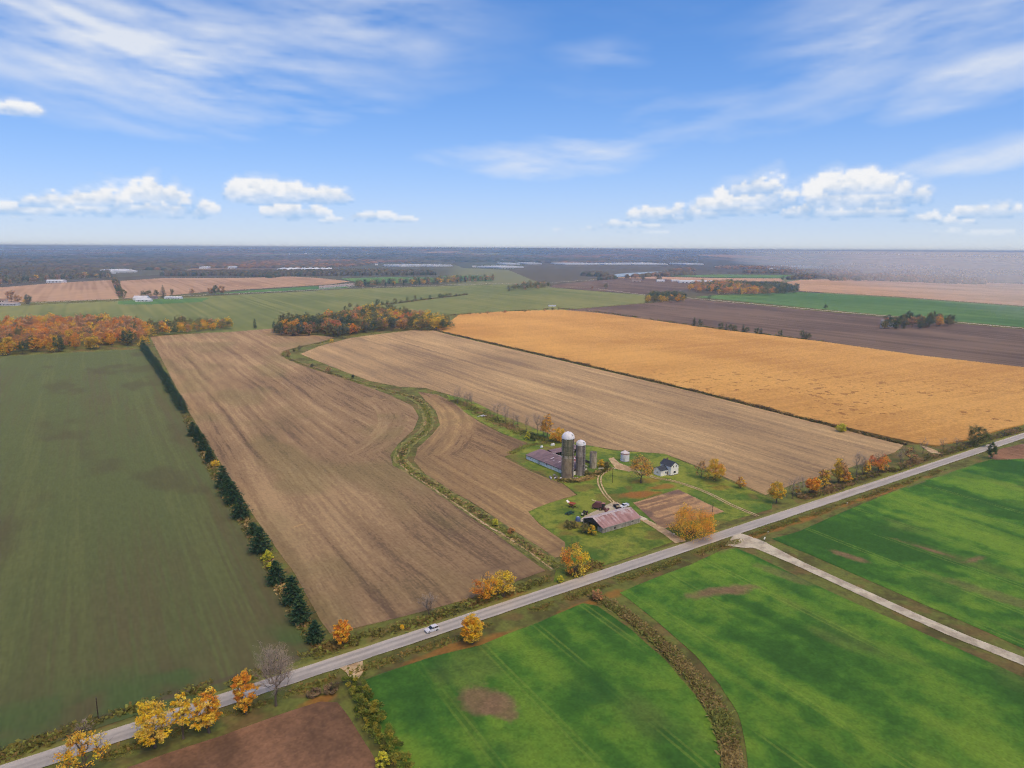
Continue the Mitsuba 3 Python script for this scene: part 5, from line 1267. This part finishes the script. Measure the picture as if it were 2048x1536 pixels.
# back wing round the cattle yard
w0, w1, wb0, wb1 = A1 + .7, 266.0, 315.6, 324.0
yard('wing_wall', box(w1 - w0, .25, 2.4, (w0 + w1) / 2, wb1, 1.2), 'weathered_wall', bn)
yard('wing_wall', box(.25, wb1 - wb0, 2.4, w1, (wb0 + wb1) / 2, 1.2), 'weathered_wall', bn)
for k in range(6):
    yard('post', box(.28, .28, 3.0, w0 + 1 + k * (w1 - w0 - 2) / 5, wb0 + .3, 1.5), None, bn, C(96, 86, 80))
for k in range(7):
    x0, x1 = w0 + (w1 - w0) * k / 7, w0 + (w1 - w0) * (k + 1) / 7 - .03
    yard('wing_roof_sheet', quad((x0, wb0 - .5, 3.2), (x1, wb0 - .5, 3.2), (x1, 320.5, 3.9), (x0, 320.5, 3.9), .06), 'purple_metal', bn)
    yard('wing_roof_sheet', quad((x0, 320.5, 3.9), (x1, 320.5, 3.9), (x1, wb1 + .5, 2.5), (x0, wb1 + .5, 2.5), .06), 'purple_metal', bn)
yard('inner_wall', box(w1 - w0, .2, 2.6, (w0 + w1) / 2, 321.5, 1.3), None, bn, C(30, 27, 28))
yard('yard_wall', box(.2, 22, 1.6, 256.0, 303.0, .8), None, bn, C(84, 78, 72))
# tumbledown red lean-to between the silos
rs = thing('red_lean_to', 'tumbledown red lean-to with loose grey sheets between the silos', 'shed')
yard('wall', box(6.0, .2, 2.2, 250.0, 297.5, 1.1), None, rs, C(126, 70, 66))
yard('wall', box(.2, 6.0, 2.2, 247.0, 300.5, 1.1), 'weathered_wall', rs)
yard('roof_sheet', quad((246.6, 297.0, 2.3), (250.4, 297.0, 2.4), (250.3, 303.8, 3.4), (246.6, 303.8, 3.3), .06), None, rs, C(150, 96, 92))
yard('roof_sheet', quad((250.5, 297.1, 2.2), (253.4, 297.4, 1.9), (253.2, 303.4, 3.2), (250.4, 303.8, 3.4), .06), None, rs, C(136, 82, 80))
yard('loose_sheet', quad((247.4, 299.8, 3.1), (249.0, 299.5, 3.2), (249.8, 303.2, 3.7), (247.8, 303.4, 3.6), .04), None, rs, C(206, 204, 206))
yard('loose_sheet', quad((251.0, 300.2, 3.1), (252.4, 299.9, 2.9), (252.8, 302.6, 3.5), (251.2, 303.0, 3.6), .04), None, rs, C(178, 178, 184))
yard('door', box(1.6, .12, 1.8, 250.6, 297.4, .9), None, rs, C(64, 84, 74))


# silos
def silo(label, centre, r, h, dome, mat, hoops, chute_az, name='silo', dome_col=C(228, 228, 232)):
    t = thing(name, label, 'silo')
    M = T().translate([centre[0], centre[1], 0])
    obj('wall', lathe([(r + .12, 0), (r + .12, .5), (r, .5), (r, h), (r - .15, h), (r - .15, h - .3)], 48), mat, t, smooth=35, to_world=M)
    for z in hoops:
        obj('hoop', lathe([(r + .005, z), (r + .05, z + .03), (r + .05, z + .07), (r + .005, z + .1)], 40), None, t, color=C(136, 128, 120), to_world=M)
    if dome:
        prof = [((r + .12) * math.cos(k * math.pi / 2 / 9), h + .06 + dome * math.sin(k * math.pi / 2 / 9)) for k in range(10)]
        prof[-1] = (.02, prof[-1][1])
        d = obj('dome', lathe([(r + .12, h - .25)] + prof, 40), None, t, color=dome_col, smooth=50, to_world=M)
        ribs = [tubes(np.array([[(r + .13) * math.cos(k * math.pi / 18) * math.cos(a), (r + .13) * math.cos(k * math.pi / 18) * math.sin(a), h + .06 + dome * math.sin(k * math.pi / 18)] for k in range(8)]),
                      np.array([[(r + .13) * math.cos(k * math.pi / 18) * math.cos(a), (r + .13) * math.cos(k * math.pi / 18) * math.sin(a), h + .06 + dome * math.sin(k * math.pi / 18)] for k in range(1, 9)]), np.full(8, .03), np.full(8, .03), 4) for a in np.arange(12) * math.pi / 6]
        obj('rib', join([(v, f, np.zeros(3)) for v, f in ribs])[0], None, d, color=C(206, 206, 210), to_world=M)
        hp = np.array([math.cos(chute_az), math.sin(chute_az)]) * (r * .82)
        obj('hatch', box(.9, .9, .8, hp[0], hp[1], h + dome * .55), None, d, color=C(190, 190, 194), to_world=M)
    if chute_az is not None:
        cx, cy = math.cos(chute_az) * (r + .32), math.sin(chute_az) * (r + .32)
        obj('chute', cyl(.42, h - 1.2, (cx, cy, (h + 1.0) / 2), 12), None, t, color=C(112, 104, 98), smooth=40, to_world=M)
        for z in np.arange(1.6, h - .8, 1.55):
            obj('chute_door', box(.75, .5, .22, cx * 1.05, cy * 1.05, z), None, t, color=C(198, 190, 178), to_world=M)
    return t


CHUTE = math.radians(-38)
silo('tall concrete silo with a white dome and a brown lower half', (29.9, 364.6), 3.3, 21.8, 3.2, 'silo_staves', list(np.arange(1.2, 21.5, 1.5)), math.radians(-42))
silo('shorter grey concrete silo with a white dome behind the tall one', (37.2, 369.0), 2.55, 17.0, 2.3, 'silo_staves_grey', list(np.arange(1.0, 16.8, .95)), math.radians(-55))
t = thing('silo', 'short roofless pale concrete silo open at the top', 'silo')
M = T().translate([45.5, 381.2, 0])
obj('wall', lathe([(1.95, 0), (1.95, 9.0), (1.75, 9.0), (1.75, .2)], 36), 'old_concrete', t, smooth=35, to_world=M)
for z in np.arange(.9, 9, 1.0):
    obj('hoop', lathe([(1.955, z), (2.0, z + .03), (2.0, z + .07), (1.955, z + .1)], 32), None, t, color=C(128, 118, 104), to_world=M)
obj('rim', lathe([(1.95, 9.0), (2.03, 9.02), (2.03, 9.14), (1.72, 9.14), (1.72, 9.0)], 32), None, t, color=C(108, 98, 86), to_world=M)
# grain bin
t = thing('grain_bin', 'white corrugated steel grain bin with rust stains under its roof', 'grain bin')
M = T().translate([65.4, 395.0, 0])
zz = np.arange(0, 4.9, .1)
obj('wall', lathe([(2.45 + .05 * math.cos(z * 2 * math.pi / .4), z + .05) for z in zz], 40), 'bin_metal', t, smooth=60, to_world=M)
obj('roof', lathe([(2.62, 4.85), (2.6, 4.95), (.55, 5.95), (.5, 6.2), (.02, 6.3)], 30), None, t, color=C(216, 208, 206), smooth=40, to_world=M)
obj('rust_band', lathe([(2.515, 4.15), (2.53, 4.2), (2.53, 4.75), (2.515, 4.8)], 40), None, t, color=C(176, 142, 138), to_world=M)
obj('door', box(.1, .8, 1.6, math.cos(-1.9) * 2.5, math.sin(-1.9) * 2.5, 1.2, -1.9), None, t, color=C(178, 180, 184), to_world=M)
obj('foundation', cyl(2.7, .3, (0, 0, .1), 24), None, t, color=C(150, 146, 138), to_world=M)
for k in range(8):
    a = k * math.pi / 4
    obj('roof_rib', tubes(np.array([[.6 * math.cos(a), .6 * math.sin(a), 5.96]]), np.array([[2.58 * math.cos(a), 2.58 * math.sin(a), 5.0]]), [.035], [.035], 4), None, t, color=C(196, 190, 190), to_world=M)


# ------------------------------------------------------------------ vehicles and machines
def car(name, label, x, y, yaw, paint, length=4.6, width=1.85, pickup=False):
    t = thing(name, label, 'pickup' if pickup else 'car')
    M = T().translate([x, y, .22]).rotate([0, 0, 1], yaw)
    L, W = length / 2, width / 2
    body = [(-L, .35), (-L + .1, .28), (L - .15, .28), (L, .42), (L - .05, .80), (L - .25, .92), (.85, 1.02), (-L + .1, 1.05), (-L, .9)]
    b = prism(body, width)
    b.apply_translation([0, -W, 0])
    obj('body', b, None, t, color=paint, to_world=M)
    cab = [(.95, 1.0), (.35, 1.56), (-.55, 1.6), (-.95, 1.02)] if pickup else [(.95, 1.0), (.25, 1.60), (-1.6, 1.66), (-L + .18, 1.03)]
    g = prism(cab, width - .22)
    g.apply_translation([0, -W + .11, 0])
    gl = obj('cabin', g, 'window_glass', t, to_world=M)
    roof = [(cab[1][0] - .02, 1.57), (cab[1][0] - .05, 1.65), (cab[2][0] + .05, 1.70), (cab[2][0], 1.61)]
    rf = prism(roof, width - .2)
    rf.apply_translation([0, -W + .1, 0])
    obj('roof', rf, None, t, color=paint, to_world=M)
    for s in (-1, 1):
        for k, px_ in enumerate((.40, -.55) if not pickup else (.3, -.6)):
            obj('pillar', box(.1, .05, .62, px_, s * (W - .10), 1.30), None, t, color=paint, to_world=M)
    if pickup:
        obj('bed', cat(box(1.25, width, .12, -1.55, 0, 1.0), box(1.3, .08, .35, -1.55, W - .04, 1.2), box(1.3, .08, .35, -1.55, -W + .04, 1.2), box(.08, width, .35, -L + .06, 0, 1.2)), None, t, color=paint, to_world=M)
    for sx in (-1.35, 1.4):
        for s in (-1, 1):
            wk = obj('wheel', cyl(.34, .22, (sx, s * (W - .08), .34 - .02), 18, 'y'), None, t, color=C(28, 28, 30), to_world=M)
            obj('rim', cyl(.20, .24, (sx, s * (W - .07), .32), 14, 'y'), None, wk, color=C(150, 150, 154), to_world=M)
    for s in (-1, 1):
        obj('headlight', box(.12, .36, .16, L - .06, s * (W - .28), .74), None, t, color=C(226, 228, 232), to_world=M)
        obj('tail_light', box(.1, .2, .3, -L + .04, s * (W - .14), .88), None, t, color=C(150, 36, 32), to_world=M)
        obj('mirror', box(.14, .2, .14, .72, s * (W + .06), 1.08), None, t, color=paint, to_world=M)
    obj('bumper', box(.14, width * .9, .2, L - .02, 0, .42), None, t, color=C(70, 70, 74), to_world=M)
    return t


cx_, cy_ = (-25.0, 207.7)
car('car', 'silver white car driving on the grey road', cx_, cy_, YAW + 180, C(214, 216, 224))
car('parked_car', 'black parked car on the yard behind the long shed', *(49.7, 318.7), YAW + 70, C(30, 32, 38))
car('parked_pickup', 'white parked pickup on the yard behind the long shed', *(53.3, 319.4), YAW + 185, C(214, 218, 226), 5.2, 1.95, True)


def wheels(t, M, spots, r, w, col=C(30, 29, 28)):
    for x, y in spots:
        k = obj('wheel', cyl(r, w, (x, y, r), 18, 'y'), None, t, color=col, to_world=M)
        obj('hub', cyl(r * .5, w + .04, (x, y, r), 12, 'y'), None, k, color=C(150, 128, 84), to_world=M)


cbx, cby = (41.1, 316.6)
t = thing('combine_harvester', 'dull red combine harvester with a cream unloading pipe behind the long shed', 'combine')
M = T().translate([cbx, cby, 0]).rotate([0, 0, 1], YAW - 62)
b = prism([(-3.0, .9), (1.6, .9), (1.6, 3.0), (.6, 3.3), (-2.2, 3.1), (-3.2, 2.0)], 1.9)
obj('body', b.apply_translation([0, -.95, 0]), None, t, color=C(112, 70, 70), to_world=M)
k = obj('cab', box(1.3, 1.4, 1.5, 2.2, 0, 2.6), 'window_glass', t, to_world=M)
obj('cab_roof', box(1.5, 1.6, .16, 2.2, 0, 3.43), None, k, color=C(170, 120, 110), to_world=M)
obj('grain_tank', prism([(-.9, 3.2), (.9, 3.2), (1.2, 3.8), (-1.2, 3.8)], 1.8).apply_translation([-.3, -.9, 0]), None, t, color=C(128, 84, 82), to_world=M)
obj('unloading_pipe', tubes(np.array([[.6, 1.1, 3.0]]), np.array([[-4.2, 1.5, 3.5]]), [.2], [.2], 8), None, t, color=C(226, 210, 160), to_world=M)
obj('feeder', prism([(2.2, .5), (3.8, .2), (3.8, .9), (2.2, 1.8)], 1.2).apply_translation([0, -.6, 0]), None, t, color=C(96, 64, 62), to_world=M)
obj('header', box(.8, 4.0, .7, 4.1, 0, .5), None, t, color=C(112, 74, 70), to_world=M)
wheels(t, M, ((1.3, 1.15), (1.3, -1.15)), .85, .55)
wheels(t, M, ((-2.3, .95), (-2.3, -.95)), .5, .35)

gwx, gwy = (28.7, 319.0)
t = thing('grain_wagon', 'orange grain wagon with a white raised end on the farm grass', 'wagon')
M = T().translate([gwx, gwy, 0]).rotate([0, 0, 1], YAW - 70)
hop = trimesh.convex.convex_hull(np.array([[x, y, 2.0] for x in (-1.5, 1.5) for y in (-1.1, 1.1)] + [[x, y, .9] for x in (-.5, .5) for y in (-.5, .5)]))
obj('hopper', hop, None, t, color=C(164, 84, 58), to_world=M)
obj('hopper_rim', cat(box(3.1, .1, .3, 0, 1.1, 2.1), box(3.1, .1, .3, 0, -1.1, 2.1), box(.1, 2.2, .3, 1.5, 0, 2.1), box(.1, 2.2, .3, -1.5, 0, 2.1)), None, t, color=C(176, 98, 68), to_world=M)
obj('end_panel', quad((-1.6, -.9, 2.0), (-1.6, .9, 2.0), (-3.0, .7, 3.0), (-3.0, -.7, 3.0), .08), None, t, color=C(234, 230, 218), to_world=M)
obj('drawbar', box(2.2, .12, .12, 2.5, 0, .55), None, t, color=C(60, 56, 52), to_world=M)
obj('axle_frame', cat(box(2.4, .14, .14, 0, .5, .7), box(2.4, .14, .14, 0, -.5, .7)), None, t, color=C(70, 60, 54), to_world=M)
wheels(t, M, ((1.0, 1.0), (1.0, -1.0), (-1.0, 1.0), (-1.0, -1.0)), .42, .25)

hx, hy = (26.8, 310.6)
t = thing('disc_harrow', 'dark green disc harrow lying on the farm grass', 'harrow')
M = T().translate([hx, hy, 0]).rotate([0, 0, 1], YAW + 14)
obj('frame', cat(box(4.6, .16, .16, 0, .8, .8), box(4.6, .16, .16, 0, -.8, .8), *[box(.14, 1.7, .14, x, 0, .8) for x in (-2.2, -1, 0, 1, 2.2)]), None, t, color=C(44, 92, 72), to_world=M)
for s in (-1, 1):
    for x in np.linspace(-2.1, 2.1, 9):
        obj('disc', cyl(.36, .04, (x, s * .8, .36), 14, 'x'), None, t, color=C(84, 92, 86), to_world=M)
obj('hitch', quad((-.3, -.9, .7), (.3, -.9, .7), (.05, -3.0, .5), (-.05, -3.0, .5), .1), None, t, color=C(44, 92, 72), to_world=M)
wheels(t, M, ((1.5, 0), (-1.5, 0)), .45, .25)

tx_, ty_ = (33.6, 309.4)
t = thing('old_tractor', 'black old tractor with a cream front beside the gravel yard', 'tractor')
M = T().translate([tx_, ty_, 0]).rotate([0, 0, 1], YAW + 200)
obj('hood', prism([(-.2, .8), (1.9, .8), (1.9, 1.5), (-.2, 1.6)], .75).apply_translation([0, -.38, 0]), None, t, color=C(44, 40, 38), to_world=M)
obj('grille', box(.25, .8, .85, 2.0, 0, 1.1), None, t, color=C(226, 216, 188), to_world=M)
obj('seat', box(.5, .5, .5, -.9, 0, 1.4), None, t, color=C(56, 50, 46), to_world=M)
for s in (-1, 1):
    obj('fender', prism([(-1.7, 1.5), (-1.4, 1.75), (-.4, 1.75), (-.1, 1.5)], .4).apply_translation([0, s * .8 - .2, 0]), None, t, color=C(60, 54, 50), to_world=M)
obj('exhaust', cyl(.05, .9, (1.0, .15, 1.95), 8), None, t, color=C(40, 38, 36), to_world=M)
wheels(t, M, ((-.9, .8), (-.9, -.8)), .75, .38)
wheels(t, M, ((1.5, .6), (1.5, -.6)), .42, .22)

bx_, by_ = (30.0, 302.1)
t = thing('water_tank', 'round blue tank with a white cap left of the long shed', 'tank')
M = T().translate([bx_, by_, 0])
obj('body', lathe([(1.0, 0), (1.1, .15), (1.1, 1.5), (.8, 1.9), (.3, 2.0), (.02, 2.02)], 24), None, t, color=C(86, 108, 158), smooth=40, to_world=M)
obj('cap', cyl(.32, .2, (0, 0, 2.08), 14), None, t, color=C(214, 216, 220), to_world=M)
obj('base', box(2.4, 2.4, .12, 0, 0, .06), None, t, color=C(126, 120, 112), to_world=M)
t = thing('scrap_sheets', 'pale bent scrap sheets lying between the blue tank and the shed', 'scrap')
sx_, sy_ = (32.1, 300.9)
M = T().translate([sx_, sy_, 0])
for k, (x, y, z, w_, l_, r_z) in enumerate(((0, 0, .3, 1.6, .9, .3), (.9, -.9, .25, 1.2, .6, 1.1), (-.7, .6, .2, 1.4, .7, -.5))):
    obj('sheet', quad((x - w_ / 2, y - l_ / 2, z), (x + w_ / 2, y - l_ / 2, z + .25), (x + w_ / 2, y + l_ / 2, z + .4), (x - w_ / 2, y + l_ / 2, z + .1), .04), None, t, color=C(196, 188, 172), to_world=M @ T().rotate([0, 0, 1], math.degrees(r_z)))

# hay bales wrapped in white behind the barn, and junk
for k, (x, y, lab) in enumerate([(*(18.3, 420.7), 'white wrapped bale left of the pair behind the barn'), (*(25.0, 425.4), 'white wrapped bale, left one of the pair behind the barn'), (*(26.1, 426.5), 'white wrapped bale, right one of the pair behind the barn')]):
    t = thing('wrapped_bale', lab, 'bale', 'white wrapped bales behind the barn')
    M = T().translate([x, y, .75]).rotate([0, 0, 1], 40 + 30 * k)
    obj('wrap', cyl(.75, 1.25, (0, 0, 0), 20, 'x'), None, t, color=C(232, 232, 230), smooth=40, to_world=M)
    obj('end_fold', cyl(.45, 1.3, (0, 0, 0), 14, 'x'), None, t, color=C(206, 206, 204), to_world=M)
jx, jy = (-20.9, 502.9)
t = thing('scrap_pile', 'white scrap metal pile under the bare trees of the farm lane', 'scrap')
rng = np.random.default_rng(801)
for k in range(9):
    x, y, z = rng.normal(size=3) * [1.8, 1.1, .15] + [0, 0, .5]
    w_, l_ = rng.uniform(.8, 2.2), rng.uniform(.5, 1.1)
    obj('sheet', box(w_, l_, rng.uniform(.1, .7), 0, 0, 0), None, t, color=C(222, 222, 224) if k < 6 else C(120, 112, 106), to_world=T().translate([jx + x, jy + y, z]).rotate([0, 0, 1], rng.uniform(0, 180)).rotate([1, 0, 0], rng.uniform(-25, 25)))
jx, jy = (23.2, 362.0)
t = thing('scrap_pile', 'white and grey scrap heap at the near corner of the barn', 'scrap')
for k in range(12):
    x, y, z = rng.normal(size=3) * [1.9, 1.3, .2] + [0, 0, .5]
    w_, l_ = rng.uniform(.6, 1.8), rng.uniform(.4, 1.0)
    obj('sheet', box(w_, l_, rng.uniform(.15, .9), 0, 0, 0), None, t, color=[C(216, 216, 218), C(150, 148, 146), C(104, 98, 92)][k % 3], to_world=T().translate([jx + x, jy + y, z]).rotate([0, 0, 1], rng.uniform(0, 180)).rotate([1, 0, 0], rng.uniform(-30, 30)))
jx, jy = (33.0, 362.2)
for k, (dx, dy) in enumerate(((0, 0), (1.0, -.5), (2.1, .6))):
    t = numbered('field_stone')
    m = trimesh.creation.icosphere(2, .5)
    m.vertices = m.vertices * (1 + .35 * (meshkit.noise(m.vertices * 2.2 + k * 9)[:, None] - .5)) * [1.1, .9, .75]
    scene[t] = mikit.ply(m, 'tinted', smooth=True, color=np.tile(C(168, 150, 136), (len(m.vertices), 1)), to_world=T().translate([jx + dx, jy + dy, .3]))
    tag(t, 'pale boulder at the foot of the tall silo', 'boulder', 'boulders at the tall silo')
t = thing('old_trough', 'pale concrete trough by the track near the roofless silo', 'trough')
M = T().translate([*(49.7, 379.1), 0]).rotate([0, 0, 1], 20)
obj('side', cat(box(3.2, .15, .6, 0, .5, .3), box(3.2, .15, .6, 0, -.5, .3), box(.15, 1.0, .6, 1.55, 0, .3), box(.15, 1.0, .6, -1.55, 0, .3)), None, t, color=C(186, 178, 160), to_world=M)
obj('bottom', box(3.2, 1.0, .1, 0, 0, .06), None, t, color=C(150, 140, 124), to_world=M)

# poles, signs
for lab, (x, y), h, arm in (('wooden utility pole standing in the dull green field edge at lower left', (-106.1, 163.7), 6.3, 0), ('tall yard light pole inside the curve of the farm track', (52.9, 356.0), 7.6, 1), ('thin pole at the far corner of the garden plot', (93.6, 313.6), 4.6, 0)):
    t = thing('pole', lab, 'pole')
    M = T().translate([x, y, 0]).rotate([0, 0, 1], YAW)
    obj('shaft', cyl(.15, h, (0, 0, h / 2), 10, r2=.10), None, t, color=C(62, 52, 44), to_world=M)
    if arm:
        k = obj('arm', box(1.1, .08, .08, .5, 0, h - .25), None, t, color=C(120, 118, 116), to_world=M)
        obj('lamp_shade', cyl(.26, .28, (1.0, 0, h - .2), 14, r2=.16), None, t, color=C(232, 232, 228), to_world=M)
    else:
        obj('cap', cyl(.14, .12, (0, 0, h + .06), 10), None, t, color=C(90, 84, 78), to_world=M)
sx_, sy_ = (105.1, 277.9)
t = thing('road_sign', 'pale faced road sign on a dark post at the junction', 'sign')
M = T().translate([sx_, sy_, 0]).rotate([0, 0, 1], -140)
obj('post', box(.12, .12, 2.7, 0, 0, 1.35), None, t, color=C(58, 54, 50), to_world=M)
a8 = np.arange(8) * math.pi / 4 + math.pi / 8
obj('plate', prism([(.62 * math.cos(a), 2.6 + .62 * math.sin(a)) for a in a8], .05).apply_translation([0, .08, 0]), None, t, color=C(232, 230, 222), to_world=M)
obj('bracket', box(.3, .06, .5, 0, .04, 2.6), None, t, color=C(130, 128, 124), to_world=M)
t = thing('marker_post', 'short white marker stake behind the junction sign', 'marker')
M = T().translate([*(110.5, 288.5), 0])
obj('stake', box(.1, .1, 1.2, 0, 0, .6), None, t, color=C(200, 196, 180), to_world=M)
obj('reflector', box(.4, .06, .4, 0, -.07, 1.1), None, t, color=C(230, 226, 212), to_world=M)
t = thing('marker_post', 'short white marker stake at the edge of the right green field', 'marker')
M = T().translate([*(161.1, 324.5), 0])
obj('stake', box(.1, .1, 1.3, 0, 0, .65), None, t, color=C(214, 210, 196), to_world=M)
obj('reflector', box(.3, .06, .35, 0, -.07, 1.2), None, t, color=C(232, 230, 222), to_world=M)
t = thing('mailbox', 'small pale mailbox at the end of the shed drive', 'mailbox')
M = T().translate([*(69.3, 285.2), 0]).rotate([0, 0, 1], YAW)
obj('post', box(.12, .12, 1.0, 0, 0, .5), None, t, color=C(104, 90, 74), to_world=M)
obj('box', prism([(-.25, 1.0), (.25, 1.0), (.25, 1.25), (.12, 1.42), (-.12, 1.42), (-.25, 1.25)], .6).apply_translation([0, -.3, 0]), None, t, color=C(224, 218, 206), to_world=M)
t = thing('concrete_pad', 'pale concrete slab at the right end of the long shed', 'slab')
obj('slab', box(3.0, 5.0, .25, 0, 0, .12), None, t, color=C(206, 194, 168), to_world=T().translate([*(59.3, 305.5), 0]).rotate([0, 0, 1], YAW))


# ------------------------------------------------------------------ far buildings
def far_house(name, label, x, y, L, W, eave, top, yaw, wall=C(222, 222, 224), roof=C(214, 216, 220), group=None, windows=0, cat_='house'):
    t = thing(name, label, cat_, group)
    z = float(gz(np.float64(x), np.float64(y)))
    M = T().translate([x, y, z]).rotate([0, 0, 1], yaw)
    w_, r1, r2 = gable(-L / 2, L / 2, -W / 2, W / 2, eave, top, 'a', .5, .25)
    wk = obj('wall', w_, None, t, color=wall, to_world=M)
    obj('roof', cat(r1, r2), None, t, color=roof, to_world=M)
    for k in range(windows):
        obj('window', box(L / (windows + 1) * .45, .2, eave * .4, -L / 2 + L * (k + 1) / (windows + 1), -W / 2, eave * .55), 'window_glass', t, to_world=M)
    return t


far_house('far_barn', 'white gabled barn with a bright roof, nearer of two by the small green paddock', *(-815.7, 1579.3), 32, 16, 4, 7, 8, windows=3, cat_='barn')
far_house('far_barn', 'larger white gabled barn behind the nearer one by the small green paddock', *(-844.0, 1623.7), 30, 20, 5, 9.5, 8, windows=2, cat_='barn')
far_house('far_shed', 'long low white shed right of the far evergreen', *(-788.6, 1661.0), 38, 12, 4, 6, 2, windows=6, cat_='shed')
far_house('far_house', 'grey house between the white barns and the long white shed', *(-832.2, 1657.3), 14, 9, 4, 7, 5, C(170, 150, 140), C(110, 100, 100), windows=3)
far_house('far_house', 'long pale building at the left edge beside the russet tree', *(-1025.3, 1451.1), 40, 10, 3.5, 6, 4, C(214, 212, 214), C(168, 158, 156), windows=5)
far_house('far_house', 'second house at the left edge with a brown roof', *(-1091.5, 1527.7), 16, 10, 5, 8, 4, C(206, 196, 186), C(150, 120, 104), windows=2)
far_house('far_barn', 'small white barn beyond the far left stubble field', *(-1518.0, 2386.0), 55, 22, 6, 10, 3, windows=4, cat_='barn')
for k in range(7):
    u = k / 6
    p0, p1 = np.array((-566.0, 2126.9)), np.array((-510.2, 2276.6))
    q = p0 + (p1 - p0) * u
    far_house('row_house', 'pale house in the far row along the road', q[0], q[1], 16, 11, 4.5, 8, 6, C(220, 212, 206), C(176, 160, 152), 'far row houses', 2)
far_house('far_barn', 'long white barn of the far right farmstead', *(668.7, 2623.4), 120, 26, 6, 11, -6, windows=8, cat_='barn')
far_house('far_house', 'white house of the far right farmstead', *(553.8, 2687.7), 28, 14, 6, 10, -4, windows=3)
far_house('far_house', 'small white building between the house and long barn of the far right farmstead', *(619.2, 2737.2), 26, 12, 5, 8, -4, windows=2)
far_house('far_house', 'low grey building left of the far right farmstead', *(467.2, 2717.4), 34, 12, 4, 7, -4, C(190, 176, 164), C(150, 132, 120), windows=2)
far_house('far_house', 'pale house half hidden in the farm grove on the dark field', *(608.3, 1136.8), 12, 8, 4, 6.5, -20, windows=2)
far_house('far_trailer', 'long white trailer standing alone on the pale green field', *(83.6, 1507.8), 16, 4, 2.5, 3, 4, cat_='trailer')
t = thing('far_silo', 'pale concrete silo at the left end of the farm grove', 'silo')
M = T().translate([*(584.1, 1120.9), 0])
obj('wall', cyl(2.6, 12, (0, 0, 6), 24), None, t, color=C(184, 174, 160), smooth=40, to_world=M)
obj('cap', lathe([(2.7, 12), (1.9, 13.2), (.8, 13.8), (.02, 13.9)], 24), None, t, color=C(160, 152, 144), smooth=40, to_world=M)


def greenhouse(label, pts, h=7.0, bays=10):
    """A glasshouse range: a low wall with many small gables side by side."""
    (xa, ya), (xb, yb), depth = pts
    t = thing('greenhouse', label, 'greenhouse')
    d = np.array([xb - xa, yb - ya])
    L = np.linalg.norm(d)
    z = float(gz(np.float64((xa + xb) / 2), np.float64((ya + yb) / 2)))
    M = T().translate([xa, ya, z]).rotate([0, 0, 1], math.degrees(math.atan2(d[1], d[0])))
    obj('wall', box(L, depth, h, L / 2, depth / 2, h / 2), None, t, color=C(206, 210, 216), to_world=M)
    for k in range(bays):
        r = prism([(L * k / bays, h), (L * (k + .5) / bays, h + 3.5), (L * (k + 1) / bays, h)], depth)
        obj('roof_bay', r, None, t, color=C(214, 218, 222) if k % 3 else C(190, 196, 204), to_world=M)


for lab, a, b, depth in (('white greenhouse range among the far woods, left one of a group', (-1895.6, 3322.3), (-1781.6, 3414.3), 260), ('white greenhouse range in front of the left far group', (-1851.5, 3132.9), (-1771.5, 3209.8), 120), ('large white greenhouse range left of centre', (-1213.0, 3595.2), (-938.7, 3646.4), 420), ('small white greenhouse left of the large range', (-1753.0, 4022.0), (-1717.1, 4029.7), 300), ('small white greenhouse just left of the large range', (-1644.1, 4149.7), (-1604.2, 4158.5), 300),
                             ('long thin pale greenhouse in the centre distance', (-743.8, 4712.3), (-535.1, 4898.9), 200), ('pale greenhouse right of the long thin one', (-507.7, 4768.7), (-411.9, 4929.1), 200), ('white greenhouse roof right of centre, behind woods', (-73.0, 4495.8), (73.0, 4647.8), 220), ('pale greenhouse strip right of centre, upper left of the pair', (-51.1, 5490.3), (55.8, 5519.0), 300), ('pale greenhouse strip right of centre, upper right of the pair', (117.2, 5714.8), (233.5, 5747.1), 300),
                             ('long pale greenhouse strip above the pond', (407.2, 5613.4), (688.8, 5689.0), 360), ('second long pale greenhouse strip above the pond', (721.5, 5697.7), (944.7, 5757.7), 300), ('third long pale greenhouse strip right above the pond', (969.8, 5764.4), (1258.3, 5841.9), 360), ('right end pale greenhouse strip fading in the haze', (1414.1, 5883.7), (1572.2, 5926.1), 300), ('faint greenhouse strip in the mist at right', (1856.3, 5050.9), (2185.8, 5125.4), 200)):
    greenhouse(lab, (a, b, depth), bays=8)
rng = np.random.default_rng(900)
for k in range(46):
    a, r = math.radians(rng.uniform(-34, 30)), math.exp(rng.uniform(math.log(4600), math.log(12000)))
    x, y = r * math.sin(a), r * math.cos(a)
    far_house('distant_house', 'tiny pale house among the far woods', x, y, rng.uniform(16, 34), rng.uniform(10, 16), 6.5, 10.5, rng.uniform(-12, 12), C(224, 222, 220), C(206, 202, 200), 'tiny houses among the far woods')
